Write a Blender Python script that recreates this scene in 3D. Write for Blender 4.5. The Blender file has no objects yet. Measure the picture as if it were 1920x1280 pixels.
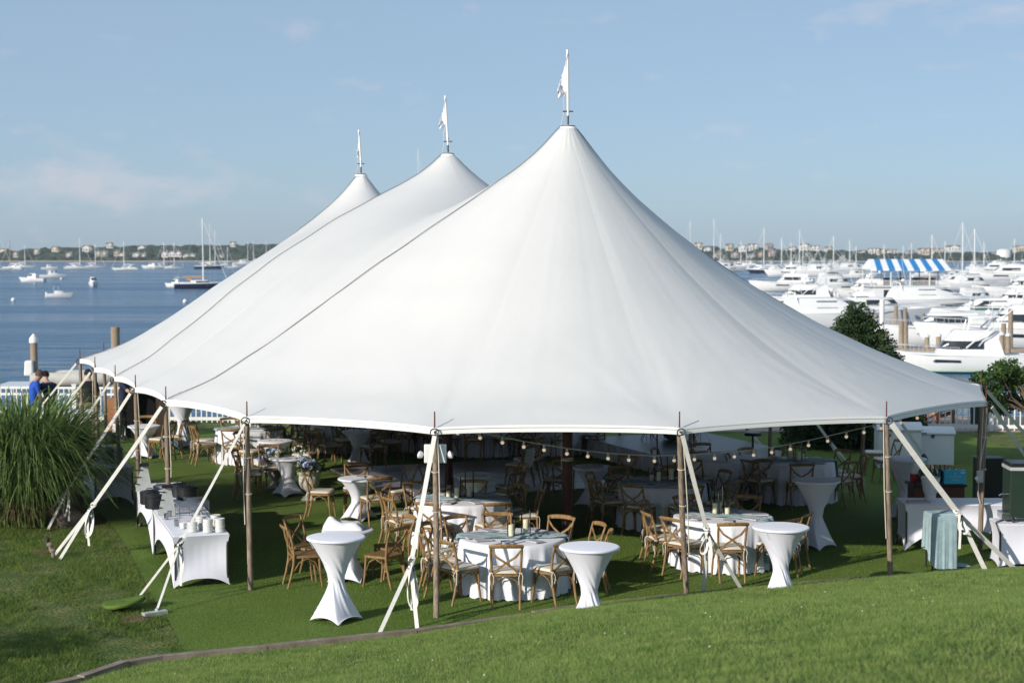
import bpy, bmesh, math, random
import numpy as np
from mathutils import Vector, Matrix, Euler
random.seed(7); RNG = np.random.default_rng(7)
R = math.radians
sc = bpy.context.scene
col = sc.collection

# ------------------------------------------------------------------ camera
F, PITCH, H = 3100.0, math.atan(170/3100.0), 4.83
cd = bpy.data.cameras.new('camera'); cam = bpy.data.objects.new('camera', cd); col.objects.link(cam)
cam.location = (0, 0, H); cam.rotation_euler = (math.pi/2-PITCH, 0, 0)
cd.lens = F/1920*36; cd.sensor_width = 36; cd.clip_start = .1; cd.clip_end = 9000
cd.dof.use_dof = True; cd.dof.focus_distance = 22.0; cd.dof.aperture_fstop = 2.6
sc.camera = cam
# ------------------------------------------------------------------ light
SUN_EL, LDIR = 20.0, Vector((.695, .719, 0))           # light travels away from the camera, to the right
SUN_AZ = math.atan2(-LDIR.x, -LDIR.y)                   # compass bearing of the sun from +Y
w = bpy.data.worlds.new('World'); sc.world = w; w.use_nodes = True
nt = w.node_tree; nt.nodes.clear()
def N(t, typ, **kw):
    n = t.nodes.new(typ)
    for k, v in kw.items(): setattr(n, k, v)
    return n
out = N(nt, 'ShaderNodeOutputWorld'); bg = N(nt, 'ShaderNodeBackground'); sky = N(nt, 'ShaderNodeTexSky')
sky.sky_type = 'NISHITA'; sky.sun_disc = False
sky.sun_elevation = R(SUN_EL); sky.sun_rotation = SUN_AZ
sky.altitude = 0; sky.air_density = .65; sky.dust_density = .7; sky.ozone_density = 3.0
bg.inputs['Strength'].default_value = .12
tc = N(nt, 'ShaderNodeTexCoord')
# thin broken cumulus: noise over the view direction, thicker in a few banks
mp = N(nt, 'ShaderNodeMapping'); mp.inputs['Scale'].default_value = (16, 16, 42.0); mp.inputs['Location'].default_value = (1.7, 4.4, .35)
nt.links.new(tc.outputs['Generated'], mp.inputs['Vector'])
nz = N(nt, 'ShaderNodeTexNoise'); nz.inputs['Scale'].default_value = 1.6; nz.inputs['Detail'].default_value = 8; nz.inputs['Roughness'].default_value = .58
nt.links.new(mp.outputs[0], nz.inputs['Vector'])
sx_ = N(nt, 'ShaderNodeSeparateXYZ'); nt.links.new(tc.outputs['Generated'], sx_.inputs[0])
def mth(op, a, b=None):
    n = N(nt, 'ShaderNodeMath', operation=op)
    for i, v in enumerate((a, b)):
        if v is None: continue
        if isinstance(v, (int, float)): n.inputs[i].default_value = v
        else: nt.links.new(v, n.inputs[i])
    return n.outputs[0]
azn = mth('ARCTAN2', sx_.outputs['X'], sx_.outputs['Y']); bank = None
for ca_, ce_, wa_, we_, amp in ((-.275, .042, .040, .012, .27), (-.235, .030, .030, .008, .2), (-.195, .040, .022, .007, .2), (-.12, .031, .022, .007, .17), (.235, .147, .026, .006, .34), (.284, .134, .014, .005, .26), (.212, .135, .010, .004, .2), (.25, .105, .018, .003, .16), (.158, .146, .012, .004, .2), (-.75, .12, .12, .03, .28), (.8, .10, .14, .03, .28), (1.9, .2, .2, .05, .28), (-1.8, .16, .2, .04, .28), (3.0, .14, .2, .03, .28)):
    d1 = mth('DIVIDE', mth('SUBTRACT', azn, ca_), wa_); d2 = mth('DIVIDE', mth('SUBTRACT', sx_.outputs['Z'], ce_), we_)
    g1 = mth('MULTIPLY', mth('EXPONENT', mth('MULTIPLY', mth('ADD', mth('MULTIPLY', d1, d1), mth('MULTIPLY', d2, d2)), -.5)), amp)
    bank = g1 if bank is None else mth('ADD', bank, g1)
cr = N(nt, 'ShaderNodeValToRGB'); cr.color_ramp.elements[0].position = .60; cr.color_ramp.elements[1].position = .92
cr.color_ramp.elements[0].color = (0, 0, 0, 1); cr.color_ramp.elements[1].color = (.5, .5, .5, 1)
nt.links.new(mth('ADD', nz.outputs['Fac'], bank), cr.inputs[0])
mx = N(nt, 'ShaderNodeMixRGB'); mx.inputs['Color2'].default_value = (5.6, 5.2, 5.6, 1)
nt.links.new(cr.outputs[0], mx.inputs['Fac'])
hz = N(nt, 'ShaderNodeMixRGB'); hz.inputs['Fac'].default_value = .62; hz.inputs['Color2'].default_value = (3.05, 4.05, 4.95, 1)   # thin even veil of high haze over the whole sky
nt.links.new(sky.outputs[0], hz.inputs['Color1']); nt.links.new(hz.outputs[0], mx.inputs['Color1'])
nt.links.new(mx.outputs[0], bg.inputs['Color']); nt.links.new(bg.outputs[0], out.inputs[0])
sl = bpy.data.lights.new('sun', 'SUN'); sl.energy = 4.3; sl.angle = R(.55); sl.color = (1, .93, .83)
so = bpy.data.objects.new('sun', sl); col.objects.link(so)
ce = math.cos(R(SUN_EL))
so.rotation_euler = Vector((LDIR.x*ce, LDIR.y*ce, -math.sin(R(SUN_EL)))).to_track_quat('-Z', 'Y').to_euler()
so.location = (-20, -25, 30)
sc.view_settings.view_transform = 'Standard'; sc.view_settings.look = 'None'
sc.view_settings.exposure = 0.12; sc.view_settings.gamma = 1
sc.cycles.use_denoising = True
try: sc.cycles.denoiser = 'OPENIMAGEDENOISE'
except Exception: pass
sc.cycles.max_bounces = 8; sc.cycles.diffuse_bounces = 1; sc.cycles.transparent_max_bounces = 12; sc.cycles.caustics_reflective = False; sc.cycles.caustics_refractive = False

# ------------------------------------------------------------------ helpers
def ray(x, y):
    u, v = (x-960)/F, (640-y)/F
    return Vector((u, math.cos(PITCH)+v*math.sin(PITCH), -math.sin(PITCH)+v*math.cos(PITCH)))
def gp(x, y, h=0.0):
    'where the sight line through a photo pixel meets the level z = h'
    d = ray(x, y); t = (h-H)/d.z
    return Vector((d.x*t, d.y*t, h))
def dp(x, y, Y):
    'point on the sight line at depth Y'
    d = ray(x, y); t = Y/d.y
    return Vector((d.x*t, Y, H+d.z*t))
MATS = {}
def mat(name, c, rough=.6, c2=None, scale=8.0, detail=4, bump=0.0, bscale=None, metal=0.0, spec=.4, stretch=None, lo=.35, hi=.68, emit=None, trans=0, ior=1.45, sheen=0, bdist=.01, transl=0):
    m = bpy.data.materials.new(name); m.use_nodes = True; t = m.node_tree; b = t.nodes['Principled BSDF']
    b.inputs['Base Color'].default_value = (*c, 1); b.inputs['Roughness'].default_value = rough; b.inputs['Metallic'].default_value = metal
    b.inputs['Specular IOR Level'].default_value = spec; b.inputs['IOR'].default_value = ior
    if trans: b.inputs['Transmission Weight'].default_value = trans
    if sheen: b.inputs['Sheen Weight'].default_value = sheen
    if c2 is not None or bump:
        tcn = N(t, 'ShaderNodeTexCoord'); mpn = N(t, 'ShaderNodeMapping')
        if stretch: mpn.inputs['Scale'].default_value = stretch
        t.links.new(tcn.outputs['Object'], mpn.inputs['Vector'])
    if c2 is not None:
        n = N(t, 'ShaderNodeTexNoise'); n.inputs['Scale'].default_value = scale; n.inputs['Detail'].default_value = detail
        t.links.new(mpn.outputs[0], n.inputs['Vector'])
        r = N(t, 'ShaderNodeValToRGB'); r.color_ramp.elements[0].position = lo; r.color_ramp.elements[1].position = hi
        r.color_ramp.elements[0].color = (*c, 1); r.color_ramp.elements[1].color = (*c2, 1)
        t.links.new(n.outputs['Fac'], r.inputs[0]); t.links.new(r.outputs[0], b.inputs['Base Color'])
    if bump:
        n2 = N(t, 'ShaderNodeTexNoise'); n2.inputs['Scale'].default_value = bscale or scale*3; n2.inputs['Detail'].default_value = 5
        t.links.new(mpn.outputs[0], n2.inputs['Vector'])
        bp = N(t, 'ShaderNodeBump'); bp.inputs['Strength'].default_value = bump; bp.inputs['Distance'].default_value = bdist
        t.links.new(n2.outputs['Fac'], bp.inputs['Height']); t.links.new(bp.outputs[0], b.inputs['Normal'])
    if emit:
        b.inputs['Emission Color'].default_value = (*emit[0], 1); b.inputs['Emission Strength'].default_value = emit[1]
    if transl:
        tr = N(t, 'ShaderNodeBsdfTranslucent'); mxs = N(t, 'ShaderNodeMixShader'); mxs.inputs[0].default_value = transl
        o = t.nodes['Material Output']; tr.inputs['Color'].default_value = (*c, 1)
        if c2 is not None: t.links.new(r.outputs[0], tr.inputs['Color'])
        t.links.new(b.outputs[0], mxs.inputs[1]); t.links.new(tr.outputs[0], mxs.inputs[2]); t.links.new(mxs.outputs[0], o.inputs[0])
    MATS[name] = m
    return m
M = MATS
class MB:
    'collects faces for one mesh'
    def __init__(s): s.v = []; s.f = []; s.mi = []; s.cur = 0
    def add(s, vs, fs, T=None):
        o = len(s.v)
        s.v += [tuple(T @ Vector(p)) if T else tuple(p) for p in vs]
        s.f += [tuple(i+o for i in f) for f in fs]; s.mi += [s.cur]*len(fs)
        return s
    def box(s, c, size, rz=0, T=None, top=None):
        x, y, z = (a/2 for a in size); tx, ty = (top if top else (1, 1))
        vs = [(-x, -y, -z), (x, -y, -z), (x, y, -z), (-x, y, -z), (-x*tx, -y*ty, z), (x*tx, -y*ty, z), (x*tx, y*ty, z), (-x*tx, y*ty, z)]
        A = Matrix.Translation(c) @ Matrix.Rotation(rz, 4, 'Z')
        return s.add(vs, [(3, 2, 1, 0), (4, 5, 6, 7), (0, 1, 5, 4), (1, 2, 6, 5), (2, 3, 7, 6), (3, 0, 4, 7)], T @ A if T else A)
    def tube(s, pts, rad, n=8, cap=True, flat=None, T=None):
        'round bar along points; flat=(width, thickness, up) gives a strap section instead'
        P = [Vector(p) for p in pts]; k = len(P); rr = rad if isinstance(rad, (list, tuple)) else [rad]*k
        vs = []; fs = []; prev = None
        for i in range(k):
            d = (P[min(i+1, k-1)]-P[max(i-1, 0)]); d = d.normalized() if d.length > 1e-9 else Vector((0, 0, 1))
            if prev is None:
                a = Vector((0, 0, 1)) if abs(d.z) < .9 else Vector((1, 0, 0))
                if flat and len(flat) > 2: a = Vector(flat[2])
                e1 = d.cross(a).normalized()
            else:
                e1 = prev-d*prev.dot(d)
                e1 = e1.normalized() if e1.length > 1e-6 else d.orthogonal().normalized()
            prev = e1; e2 = d.cross(e1)
            if flat:
                a, b = flat[0]/2, flat[1]/2; m = 4
                sec = [(-a, -b), (a, -b), (a, b), (-a, b)]
            else:
                m = n; sec = [(rr[i]*math.cos(2*math.pi*j/n), rr[i]*math.sin(2*math.pi*j/n)) for j in range(n)]
            vs += [P[i]+e1*x+e2*y for x, y in sec]
        for i in range(k-1):
            for j in range(m):
                a, b = i*m+j, i*m+(j+1) % m
                fs.append((a, b, b+m, a+m))
        if cap: fs.append(tuple(range(m))[::-1]); fs.append(tuple((k-1)*m+j for j in range(m)))
        return s.add(vs, fs, T)
    def lathe(s, prof, n=20, T=None, cap=True):
        vs = []; fs = []; k = len(prof)
        for r, z in prof:
            vs += [(r*math.cos(2*math.pi*j/n), r*math.sin(2*math.pi*j/n), z) for j in range(n)]
        for i in range(k-1):
            for j in range(n):
                a, b = i*n+j, i*n+(j+1) % n
                fs.append((a, b, b+n, a+n))
        if cap: fs.append(tuple(range(n))[::-1]); fs.append(tuple((k-1)*n+j for j in range(n)))
        return s.add(vs, fs, T)
    def prism(s, poly, z0, z1, T=None):
        n = len(poly)
        vs = [(x, y, z0) for x, y in poly]+[(x, y, z1) for x, y in poly]
        fs = [tuple(range(n))[::-1], tuple(range(n, 2*n))]+[(i, (i+1) % n, n+(i+1) % n, n+i) for i in range(n)]
        return s.add(vs, fs, T)
    def grid(s, fn, nu, nv, T=None, wrap=False):
        vs = [fn(i/(nu if wrap else nu-1), j/(nv-1)) for i in range(nu) for j in range(nv)]
        fs = [(i*nv+j, ((i+1) % nu)*nv+j, ((i+1) % nu)*nv+j+1, i*nv+j+1) for i in range(nu if wrap else nu-1) for j in range(nv-1)]
        return s.add(vs, fs, T)
    def ball(s, c, r, n=8, m=6, sq=(1, 1, 1)):
        return s.lathe([(max(1e-4, r*math.sin(math.pi*i/m)), -r*math.cos(math.pi*i/m)) for i in range(m+1)], n, Matrix.Translation(c) @ Matrix.Diagonal((*sq, 1)), cap=False)
    def build(s, name, m, parent=None, smooth=None, loc=None, bevel=0):
        me = bpy.data.meshes.new(name); me.from_pydata(s.v, [], s.f)
        for q in (m if isinstance(m, (list, tuple)) else [m]): me.materials.append(MATS[q] if isinstance(q, str) else q)
        if isinstance(m, (list, tuple)): me.polygons.foreach_set('material_index', s.mi)
        if smooth is not None:
            me.polygons.foreach_set('use_smooth', [True]*len(me.polygons))
            if smooth < 180: me.set_sharp_from_angle(angle=R(smooth))
        me.update()
        o = bpy.data.objects.new(name, me); col.objects.link(o); o.parent = parent
        if loc is not None: o.location = loc
        if bevel:
            md = o.modifiers.new('bevel', 'BEVEL'); md.width = bevel; md.segments = 2; md.limit_method = 'ANGLE'
        return o
def tag(o, label=None, cat=None, group=None, kind=None):
    for k, v in (('label', label), ('category', cat), ('group', group), ('kind', kind)):
        if v: o[k] = v
    return o
def empty(name, loc=(0, 0, 0), rz=0, label=None, cat=None, group=None):
    o = bpy.data.objects.new(name, None); o.empty_display_size = .2; col.objects.link(o); o.location = loc; o.rotation_euler = (0, 0, rz)
    return tag(o, label, cat, group)
def kids(o): return CH.get(o.name) or [c for c in o.children]
CH = {}
def copy_tree(o, parent=None):
    c = o.copy(); col.objects.link(c); c.parent = parent
    for ch in o.children: copy_tree(ch, c)
    return c
def place(proto, loc, rz, label, cat=None, group=None, scale=None, used=set()):
    'first call moves the prototype itself, later calls copy it with its parts'
    if proto.name in used: o = copy_tree(proto)
    else: o = proto; used.add(proto.name)
    o.location = loc; o.rotation_euler = (0, 0, rz)
    if scale: o.scale = (scale,)*3 if not isinstance(scale, (tuple, list)) else scale
    return tag(o, label, cat, group)
def mesh_np(name, v, f, m, parent=None, smooth=False, mi=None):
    me = bpy.data.meshes.new(name)
    v = np.asarray(v, np.float32); f = np.asarray(f, np.int32); k = f.shape[1]
    me.vertices.add(len(v)); me.vertices.foreach_set('co', v.ravel())
    me.loops.add(f.size); me.loops.foreach_set('vertex_index', f.ravel())
    me.polygons.add(len(f)); me.polygons.foreach_set('loop_start', np.arange(0, f.size, k, dtype=np.int32))
    for q in (m if isinstance(m, (list, tuple)) else [m]): me.materials.append(MATS[q])
    if mi is not None: me.polygons.foreach_set('material_index', np.asarray(mi, np.int32))
    me.update(calc_edges=True); me.validate()
    if smooth: me.polygons.foreach_set('use_smooth', np.ones(len(f), bool))
    o = bpy.data.objects.new(name, me); col.objects.link(o); o.parent = parent
    return o
def sstep(a, b, x):
    t = np.clip((x-a)/(b-a), 0, 1); return t*t*(3-2*t)

# ------------------------------------------------------------------ materials
mat('canopy', (.625, .622, .615), .62, (.60, .60, .597), 1.2, 5, bump=.12, bscale=5, stretch=(1, 1, .3), spec=.25, lo=.3, hi=.75, bdist=.03)
mat('hem', (.84, .84, .83), .6); mat('seam', (.22, .215, .21), .8); mat('webbing', (.80, .79, .75), .75, (.72, .70, .64), 14)
mat('pole_wood', (.16, .115, .082), .75, (.32, .255, .195), 6, bump=.35, bscale=20, stretch=(6, 6, .5))
mat('center_wood', (.065, .022, .017), .55, (.09, .035, .025), 6, stretch=(6, 6, .4))
mat('iron', (.09, .085, .08), .5, metal=.7); mat('pin', (.12, .035, .03), .6); mat('rope', (.62, .57, .47), .9)
mat('spandex', (.76, .765, .85), .55, spec=.3, sheen=.2, bump=.08, bscale=60, c2=(.73, .74, .83), scale=3)
mat('linen_white', (.78, .785, .84), .75, (.74, .75, .81), 5, bump=.15, bscale=90, sheen=.2)
mat('gauze', (.27, .38, .42), .9, (.35, .46, .49), 9, bump=.5, bscale=40, bdist=.01)
mat('napkin', (.46, .46, .52), .85, (.54, .54, .6), 9, bump=.2, bscale=60)
mat('chair_wood', (.195, .115, .048), .5, (.33, .205, .09), 9, bump=.15, bscale=30, stretch=(3, 3, 1), spec=.4)
mat('cushion', (.68, .62, .52), .85, (.74, .69, .6), 8, bump=.15, bscale=60); mat('tie', (.75, .72, .65), .9)
mat('wax', (.80, .72, .50), .55, (.84, .77, .57), 6)
def clear_glass():
    m = bpy.data.materials.new('glass'); m.use_nodes = True; t = m.node_tree; t.nodes.remove(t.nodes['Principled BSDF']); o = t.nodes['Material Output']
    tr = N(t, 'ShaderNodeBsdfTransparent'); tr.inputs[0].default_value = (.975, .985, .985, 1); gl = N(t, 'ShaderNodeBsdfGlossy'); gl.inputs['Roughness'].default_value = .03
    fr = N(t, 'ShaderNodeLayerWeight'); fr.inputs[0].default_value = .2; mxs = N(t, 'ShaderNodeMixShader')
    t.links.new(fr.outputs['Fresnel'], mxs.inputs[0]); t.links.new(tr.outputs[0], mxs.inputs[1]); t.links.new(gl.outputs[0], mxs.inputs[2]); t.links.new(mxs.outputs[0], o.inputs[0]); MATS['glass'] = m
clear_glass()
mat('ceramic', (.80, .79, .76), .25, spec=.5); mat('black_metal', (.012, .013, .015), .4, spec=.5); mat('matte_black', (.008, .008, .009), .9, spec=.1); mat('steel', (.55, .56, .57), .28, metal=1.0); mat('brushed', (.50, .52, .50), .5, (.6, .62, .6), 8, metal=.35)
mat('chrome', (.42, .42, .44), .2, metal=1.0)
mat('white_paint', (.80, .80, .78), .45, (.74, .74, .71), 4); mat('white_plastic', (.78, .79, .78), .4, (.74, .75, .74), 4)
mat('soil', (.10, .055, .035), .95, (.17, .10, .065), 18, bump=.6, bscale=60)
mat('edge_timber', (.20, .155, .12), .85, (.30, .245, .20), 7, bump=.4, bscale=30)
mat('boulder', (.13, .11, .095), .9, (.24, .20, .17), 5, bump=.7, bscale=12, bdist=.04)
mat('stone_urn', (.50, .47, .40), .85, (.62, .60, .54), 9, bump=.3, bscale=40)
mat('bar_wood', (.33, .125, .055), .5, (.42, .17, .08), 9, stretch=(1, 1, 6)); mat('bar_brown', (.09, .032, .018), .5, (.12, .045, .026), 8)
mat('floor_panel', (.23, .185, .175), .35, (.30, .25, .24), 5, spec=.5)
mat('skirt', (.60, .60, .63), .8, (.55, .555, .59), 4)
mat('bulb', (.85, .80, .70), .1, emit=((1, .74, .5), .45)); mat('socket', (.70, .70, .68), .5)
# the lawns
def ground_mat(name, a, b, c, s1, s2, bump, rough=.9):
    m = bpy.data.materials.new(name); m.use_nodes = True; t = m.node_tree; p = t.nodes['Principled BSDF']; p.inputs['Roughness'].default_value = rough; p.inputs['Specular IOR Level'].default_value = .15
    tcn = N(t, 'ShaderNodeTexCoord')
    n1 = N(t, 'ShaderNodeTexNoise'); n1.inputs['Scale'].default_value = s1; n1.inputs['Detail'].default_value = 6
    n2 = N(t, 'ShaderNodeTexNoise'); n2.inputs['Scale'].default_value = s2; n2.inputs['Detail'].default_value = 3
    for n in (n1, n2): t.links.new(tcn.outputs['Object'], n.inputs['Vector'])
    r1 = N(t, 'ShaderNodeValToRGB'); r1.color_ramp.elements[0].position = .38; r1.color_ramp.elements[1].position = .64
    r1.color_ramp.elements[0].color = (*a, 1); r1.color_ramp.elements[1].color = (*b, 1)
    t.links.new(n1.outputs['Fac'], r1.inputs[0])
    r2 = N(t, 'ShaderNodeValToRGB'); r2.color_ramp.elements[0].position = .42; r2.color_ramp.elements[1].position = .66
    r2.color_ramp.elements[0].color = (0, 0, 0, 1); r2.color_ramp.elements[1].color = (.8, .8, .8, 1)
    t.links.new(n2.outputs['Fac'], r2.inputs[0])
    mxn = N(t, 'ShaderNodeMixRGB'); mxn.inputs['Color2'].default_value = (*c, 1)
    t.links.new(r2.outputs[0], mxn.inputs['Fac']); t.links.new(r1.outputs[0], mxn.inputs['Color1']); t.links.new(mxn.outputs[0], p.inputs['Base Color'])
    bp = N(t, 'ShaderNodeBump'); bp.inputs['Strength'].default_value = bump; bp.inputs['Distance'].default_value = .03
    t.links.new(n2.outputs['Fac'], bp.inputs['Height']); t.links.new(bp.outputs[0], p.inputs['Normal'])
    MATS[name] = m
ground_mat('lawn', (.085, .14, .034), (.19, .20, .065), (.06, .065, .025), 2.4, 20, 1.0)
ground_mat('turf', (.125, .20, .036), (.165, .24, .05), (.085, .135, .026), .5, 70, .8)
def blade_mat(name, a, b, c, s, transl=.35):
    'grass leaves: colour wanders in patches over the lawn and from leaf to leaf'
    m = bpy.data.materials.new(name); m.use_nodes = True; t = m.node_tree; p = t.nodes['Principled BSDF']; p.inputs['Roughness'].default_value = .6; p.inputs['Specular IOR Level'].default_value = .2
    tcn = N(t, 'ShaderNodeTexCoord'); n1 = N(t, 'ShaderNodeTexNoise'); n1.inputs['Scale'].default_value = s; n1.inputs['Detail'].default_value = 7; n1.inputs['Roughness'].default_value = .65
    t.links.new(tcn.outputs['Object'], n1.inputs['Vector'])
    r1 = N(t, 'ShaderNodeValToRGB'); e = r1.color_ramp.elements; e[0].position = .36; e[1].position = .66; e[0].color = (*a, 1); e[1].color = (*b, 1)
    e2 = e.new(.78); e2.color = (*c, 1)
    t.links.new(n1.outputs['Fac'], r1.inputs[0]); t.links.new(r1.outputs[0], p.inputs['Base Color'])
    tr = N(t, 'ShaderNodeBsdfTranslucent'); t.links.new(r1.outputs[0], tr.inputs['Color'])
    mxs = N(t, 'ShaderNodeMixShader'); mxs.inputs[0].default_value = transl; o = t.nodes['Material Output']
    t.links.new(p.outputs[0], mxs.inputs[1]); t.links.new(tr.outputs[0], mxs.inputs[2]); t.links.new(mxs.outputs[0], o.inputs[0])
    MATS[name] = m
blade_mat('lawn_blade', (.15, .255, .065), (.36, .44, .13), (.52, .45, .23), 4.2, .5)
blade_mat('rough_blade', (.075, .15, .032), (.24, .31, .07), (.31, .27, .11), 3.4, .45)
blade_mat('turf_blade', (.15, .245, .045), (.215, .31, .062), (.26, .33, .08), 3, .45)
blade_mat('reed', (.07, .13, .04), (.24, .33, .10), (.50, .52, .26), 9, .35)
blade_mat('needle', (.025, .055, .022), (.06, .10, .035), (.11, .14, .05), 6, .15)
blade_mat('leaf', (.045, .10, .022), (.10, .16, .04), (.20, .17, .06), 5)

# ================================================================== setting
EDGE = [gp(*p) for p in [(60, 1300), (150, 1280), (235, 1251), (300, 1240), (500, 1220), (780, 1190), (1000, 1158), (1130, 1138), (1290, 1121), (1480, 1104), (1670, 1089), (1920, 1072), (2150, 1058)]]
EX = np.array([p.x for p in EDGE]); EY = np.array([p.y for p in EDGE])
def hill_t(x, y): return (np.interp(x, EX, EY)+np.maximum(x-EX[-1], 0)*.4-y)*.91
def hillz(x, y):
    t = hill_t(x, y); a = np.clip(t, 0, None)
    z = np.where(a < 11, .203*a, .203*11+.9*(1-np.exp(-(a-11)/4.5)))
    z = z+.075*sstep(0, .5, t)*sstep(-1.6, .8, np.asarray(x, float))
    z = z+.03*np.sin(x*.9+.4*y)*np.clip(a/3, 0, 1)+.02*np.sin(x*2.3-1.1*y)*np.clip(a/3, 0, 1)
    return z*sstep(-7.5, -3.2, np.asarray(x, float))
def axis(lo, hi, near, step): # finer near the view
    a = [lo]
    while a[-1] < hi:
        a.append(a[-1]+(step if near[0] <= a[-1] < near[1] else step*6))
    return np.array(a)
xs = axis(-66, 70, (-9, 12), .25); ys = axis(-14, 46.5, (8, 27), .25); ys[-1] = 47.2
Xg, Yg = np.meshgrid(xs, ys); Zg = hillz(Xg, Yg)
Zg = Zg+np.where(hill_t(Xg, Yg) > 0, 0, .012*np.sin(Xg*2.1+Yg)*np.sin(Yg*1.7-Xg*.6)-.012)
nx, ny = len(xs), len(ys)
idx = np.arange(nx*ny).reshape(ny, nx)
quads = np.stack([idx[:-1, :-1], idx[:-1, 1:], idx[1:, 1:], idx[1:, :-1]], -1).reshape(-1, 4)
tag(mesh_np('lawn', np.stack([Xg, Yg, Zg], -1).reshape(-1, 3), quads, 'lawn', smooth=True), kind='structure')
# sea wall below the lawn's far edge
mat('seawall', (.25, .22, .19), .9, (.33, .30, .26), 2, bump=.4)
tag(MB().box((2, 47.55, -2.6), (136, .7, 5.1)).build('sea_wall', 'seawall'), 'low grey concrete sea wall holding up the lawn along the harbour', 'wall')
# artificial turf under the tent
tl = [gp(*p) for p in [(352, 1234), (322, 1172), (286, 1120), (258, 1062), (232, 1015), (192, 965), (150, 925)]]
turf_poly = [(p.x, p.y) for p in tl]+[(-11.2, 38.5), (-9.5, 44.2), (12.0, 43.0), (12.6, 33), (10.5, 29), (9.6, float(np.interp(9.6, EX, EY))+.05)]
turf_poly += [(x, float(np.interp(x, EX, EY))+.04) for x in np.linspace(9.2, tl[0].x+.1, 24)]
tb = MB(); tb.add([(x, y, .008) for x, y in turf_poly], [tuple(range(len(turf_poly)))[::-1]])
tag(tb.build('turf', 'turf'), kind='structure')
def in_poly(x, y, poly):
    ins = np.zeros(len(x), bool); n = len(poly)
    for i in range(n):
        x1, y1 = poly[i]; x2, y2 = poly[(i+1) % n]
        c = ((y1 > y) != (y2 > y)) & (x < (x2-x1)*(y-y1)/(y2-y1+1e-12)+x1); ins ^= c
    return ins
def blades(name, P, hgt, wid, lean, m, label, cat='grass', two=False):
    n = len(P); a = RNG.uniform(0, 2*np.pi, n); h = hgt*RNG.uniform(.55, 1.25, n); ww = wid*RNG.uniform(.7, 1.3, n)
    la = RNG.uniform(0, 2*np.pi, n); ll = lean*h*RNG.uniform(.1, 1.3, n)
    dx, dy = np.cos(a)*ww/2, np.sin(a)*ww/2
    p1 = P+np.stack([dx, dy, np.zeros(n)], -1); p2 = P-np.stack([dx, dy, np.zeros(n)], -1)
    p3 = P+np.stack([np.cos(la)*ll, np.sin(la)*ll, h], -1)
    v = np.stack([p1, p2, p3], 1).reshape(-1, 3)
    o = mesh_np(name, v, np.arange(3*n).reshape(-1, 3), m)
    return tag(o, label, cat, kind='stuff')
# hill grass in front
n = 760000; yy = 7.0+(25.5-7.0)*RNG.random(n)**.8; xx = RNG.uniform(-1, 1, n)*(yy*.33+.5)
k = (hill_t(xx, yy) > .10) & (xx > -7.5); xx, yy = xx[k], yy[k]
clump = np.sin(xx*3.1+yy*2.2+np.sin(yy*5))*np.sin(xx*1.3-yy*2.9+np.sin(xx*4))+.6*np.sin(xx*11+2*np.sin(yy*7))*np.sin(yy*13+xx*3); k = RNG.random(len(xx)) < .68+.34*clump; xx, yy = xx[k], yy[k]
blades('grass', np.stack([xx, yy, hillz(xx, yy)-.004], -1), .042, .0075, .9, 'lawn_blade', 'bright green mown grass covering the sloping bank in front of the tent')
# rough lawn left of the turf
n = 210000; yy = RNG.uniform(17.5, 33, n); xx = -RNG.uniform(.08, .335, n)*yy
k = (~in_poly(xx, yy, turf_poly)) & (hill_t(xx, yy) <= .1); xx, yy = xx[k], yy[k]
pat = np.sin(xx*1.9+1.3*yy)+np.sin(2.7*xx-1.1*yy+1)+.8*np.sin(5.3*xx+3.7*yy); k = RNG.random(len(xx)) < .5+.3*pat+.15*np.sin(9*xx+2*np.sin(7*yy)); xx, yy = xx[k], yy[k]
blades('grass', np.stack([xx, yy, np.full(len(xx), -.02)], -1), .075, .012, 1.3, 'rough_blade', 'patchy darker natural grass with tufts left of the smooth turf')
n = 170000; yy = 18+(28-18)*RNG.random(n); xx = RNG.uniform(-1, 1, n)*.335*yy
k = in_poly(xx, yy, turf_poly); xx, yy = xx[k], yy[k]
blades('turf_pile', np.stack([xx, yy, np.full(len(xx), .006)], -1), .022, .008, .6, 'turf_blade', 'short even pile of the green turf laid under the tent')
# white clover heads on the bank
cb = MB()
for i in range(36):
    y = random.uniform(10.5, 19); x = random.uniform(-.30, .33)*y
    if hill_t(x, y) > .3: cb.ball((x, y, float(hillz(x, y))+.045+random.uniform(0, .02)), random.uniform(.005, .009), 6, 4)
mat('clover', (.50, .47, .38), .8); tag(cb.build('clover_heads', 'clover'), 'scattered tiny white clover heads in the grass of the bank', 'clover', kind='stuff')
# timber edging
ed = empty('timber_edging', (0, 0, 0), 0, 'weathered timber border boards between the turf and the grassy bank', 'edging')
for i in range(len(EDGE)-1):
    a, b = EDGE[i], EDGE[i+1]; m_ = max(1, round((b-a).length/2.4))
    for j in range(m_):
        p, q = a.lerp(b, j/m_), a.lerp(b, (j+1)/m_); d = q-p
        MB().box((0, 0, 0), (d.length-.012, .11, .16)).build('board', 'edge_timber', ed, loc=((p+q)/2)+Vector((0, 0, .0+random.uniform(-.008, .008)))).rotation_euler = (0, 0, math.atan2(d.y, d.x)+random.uniform(-.006, .006))
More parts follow.
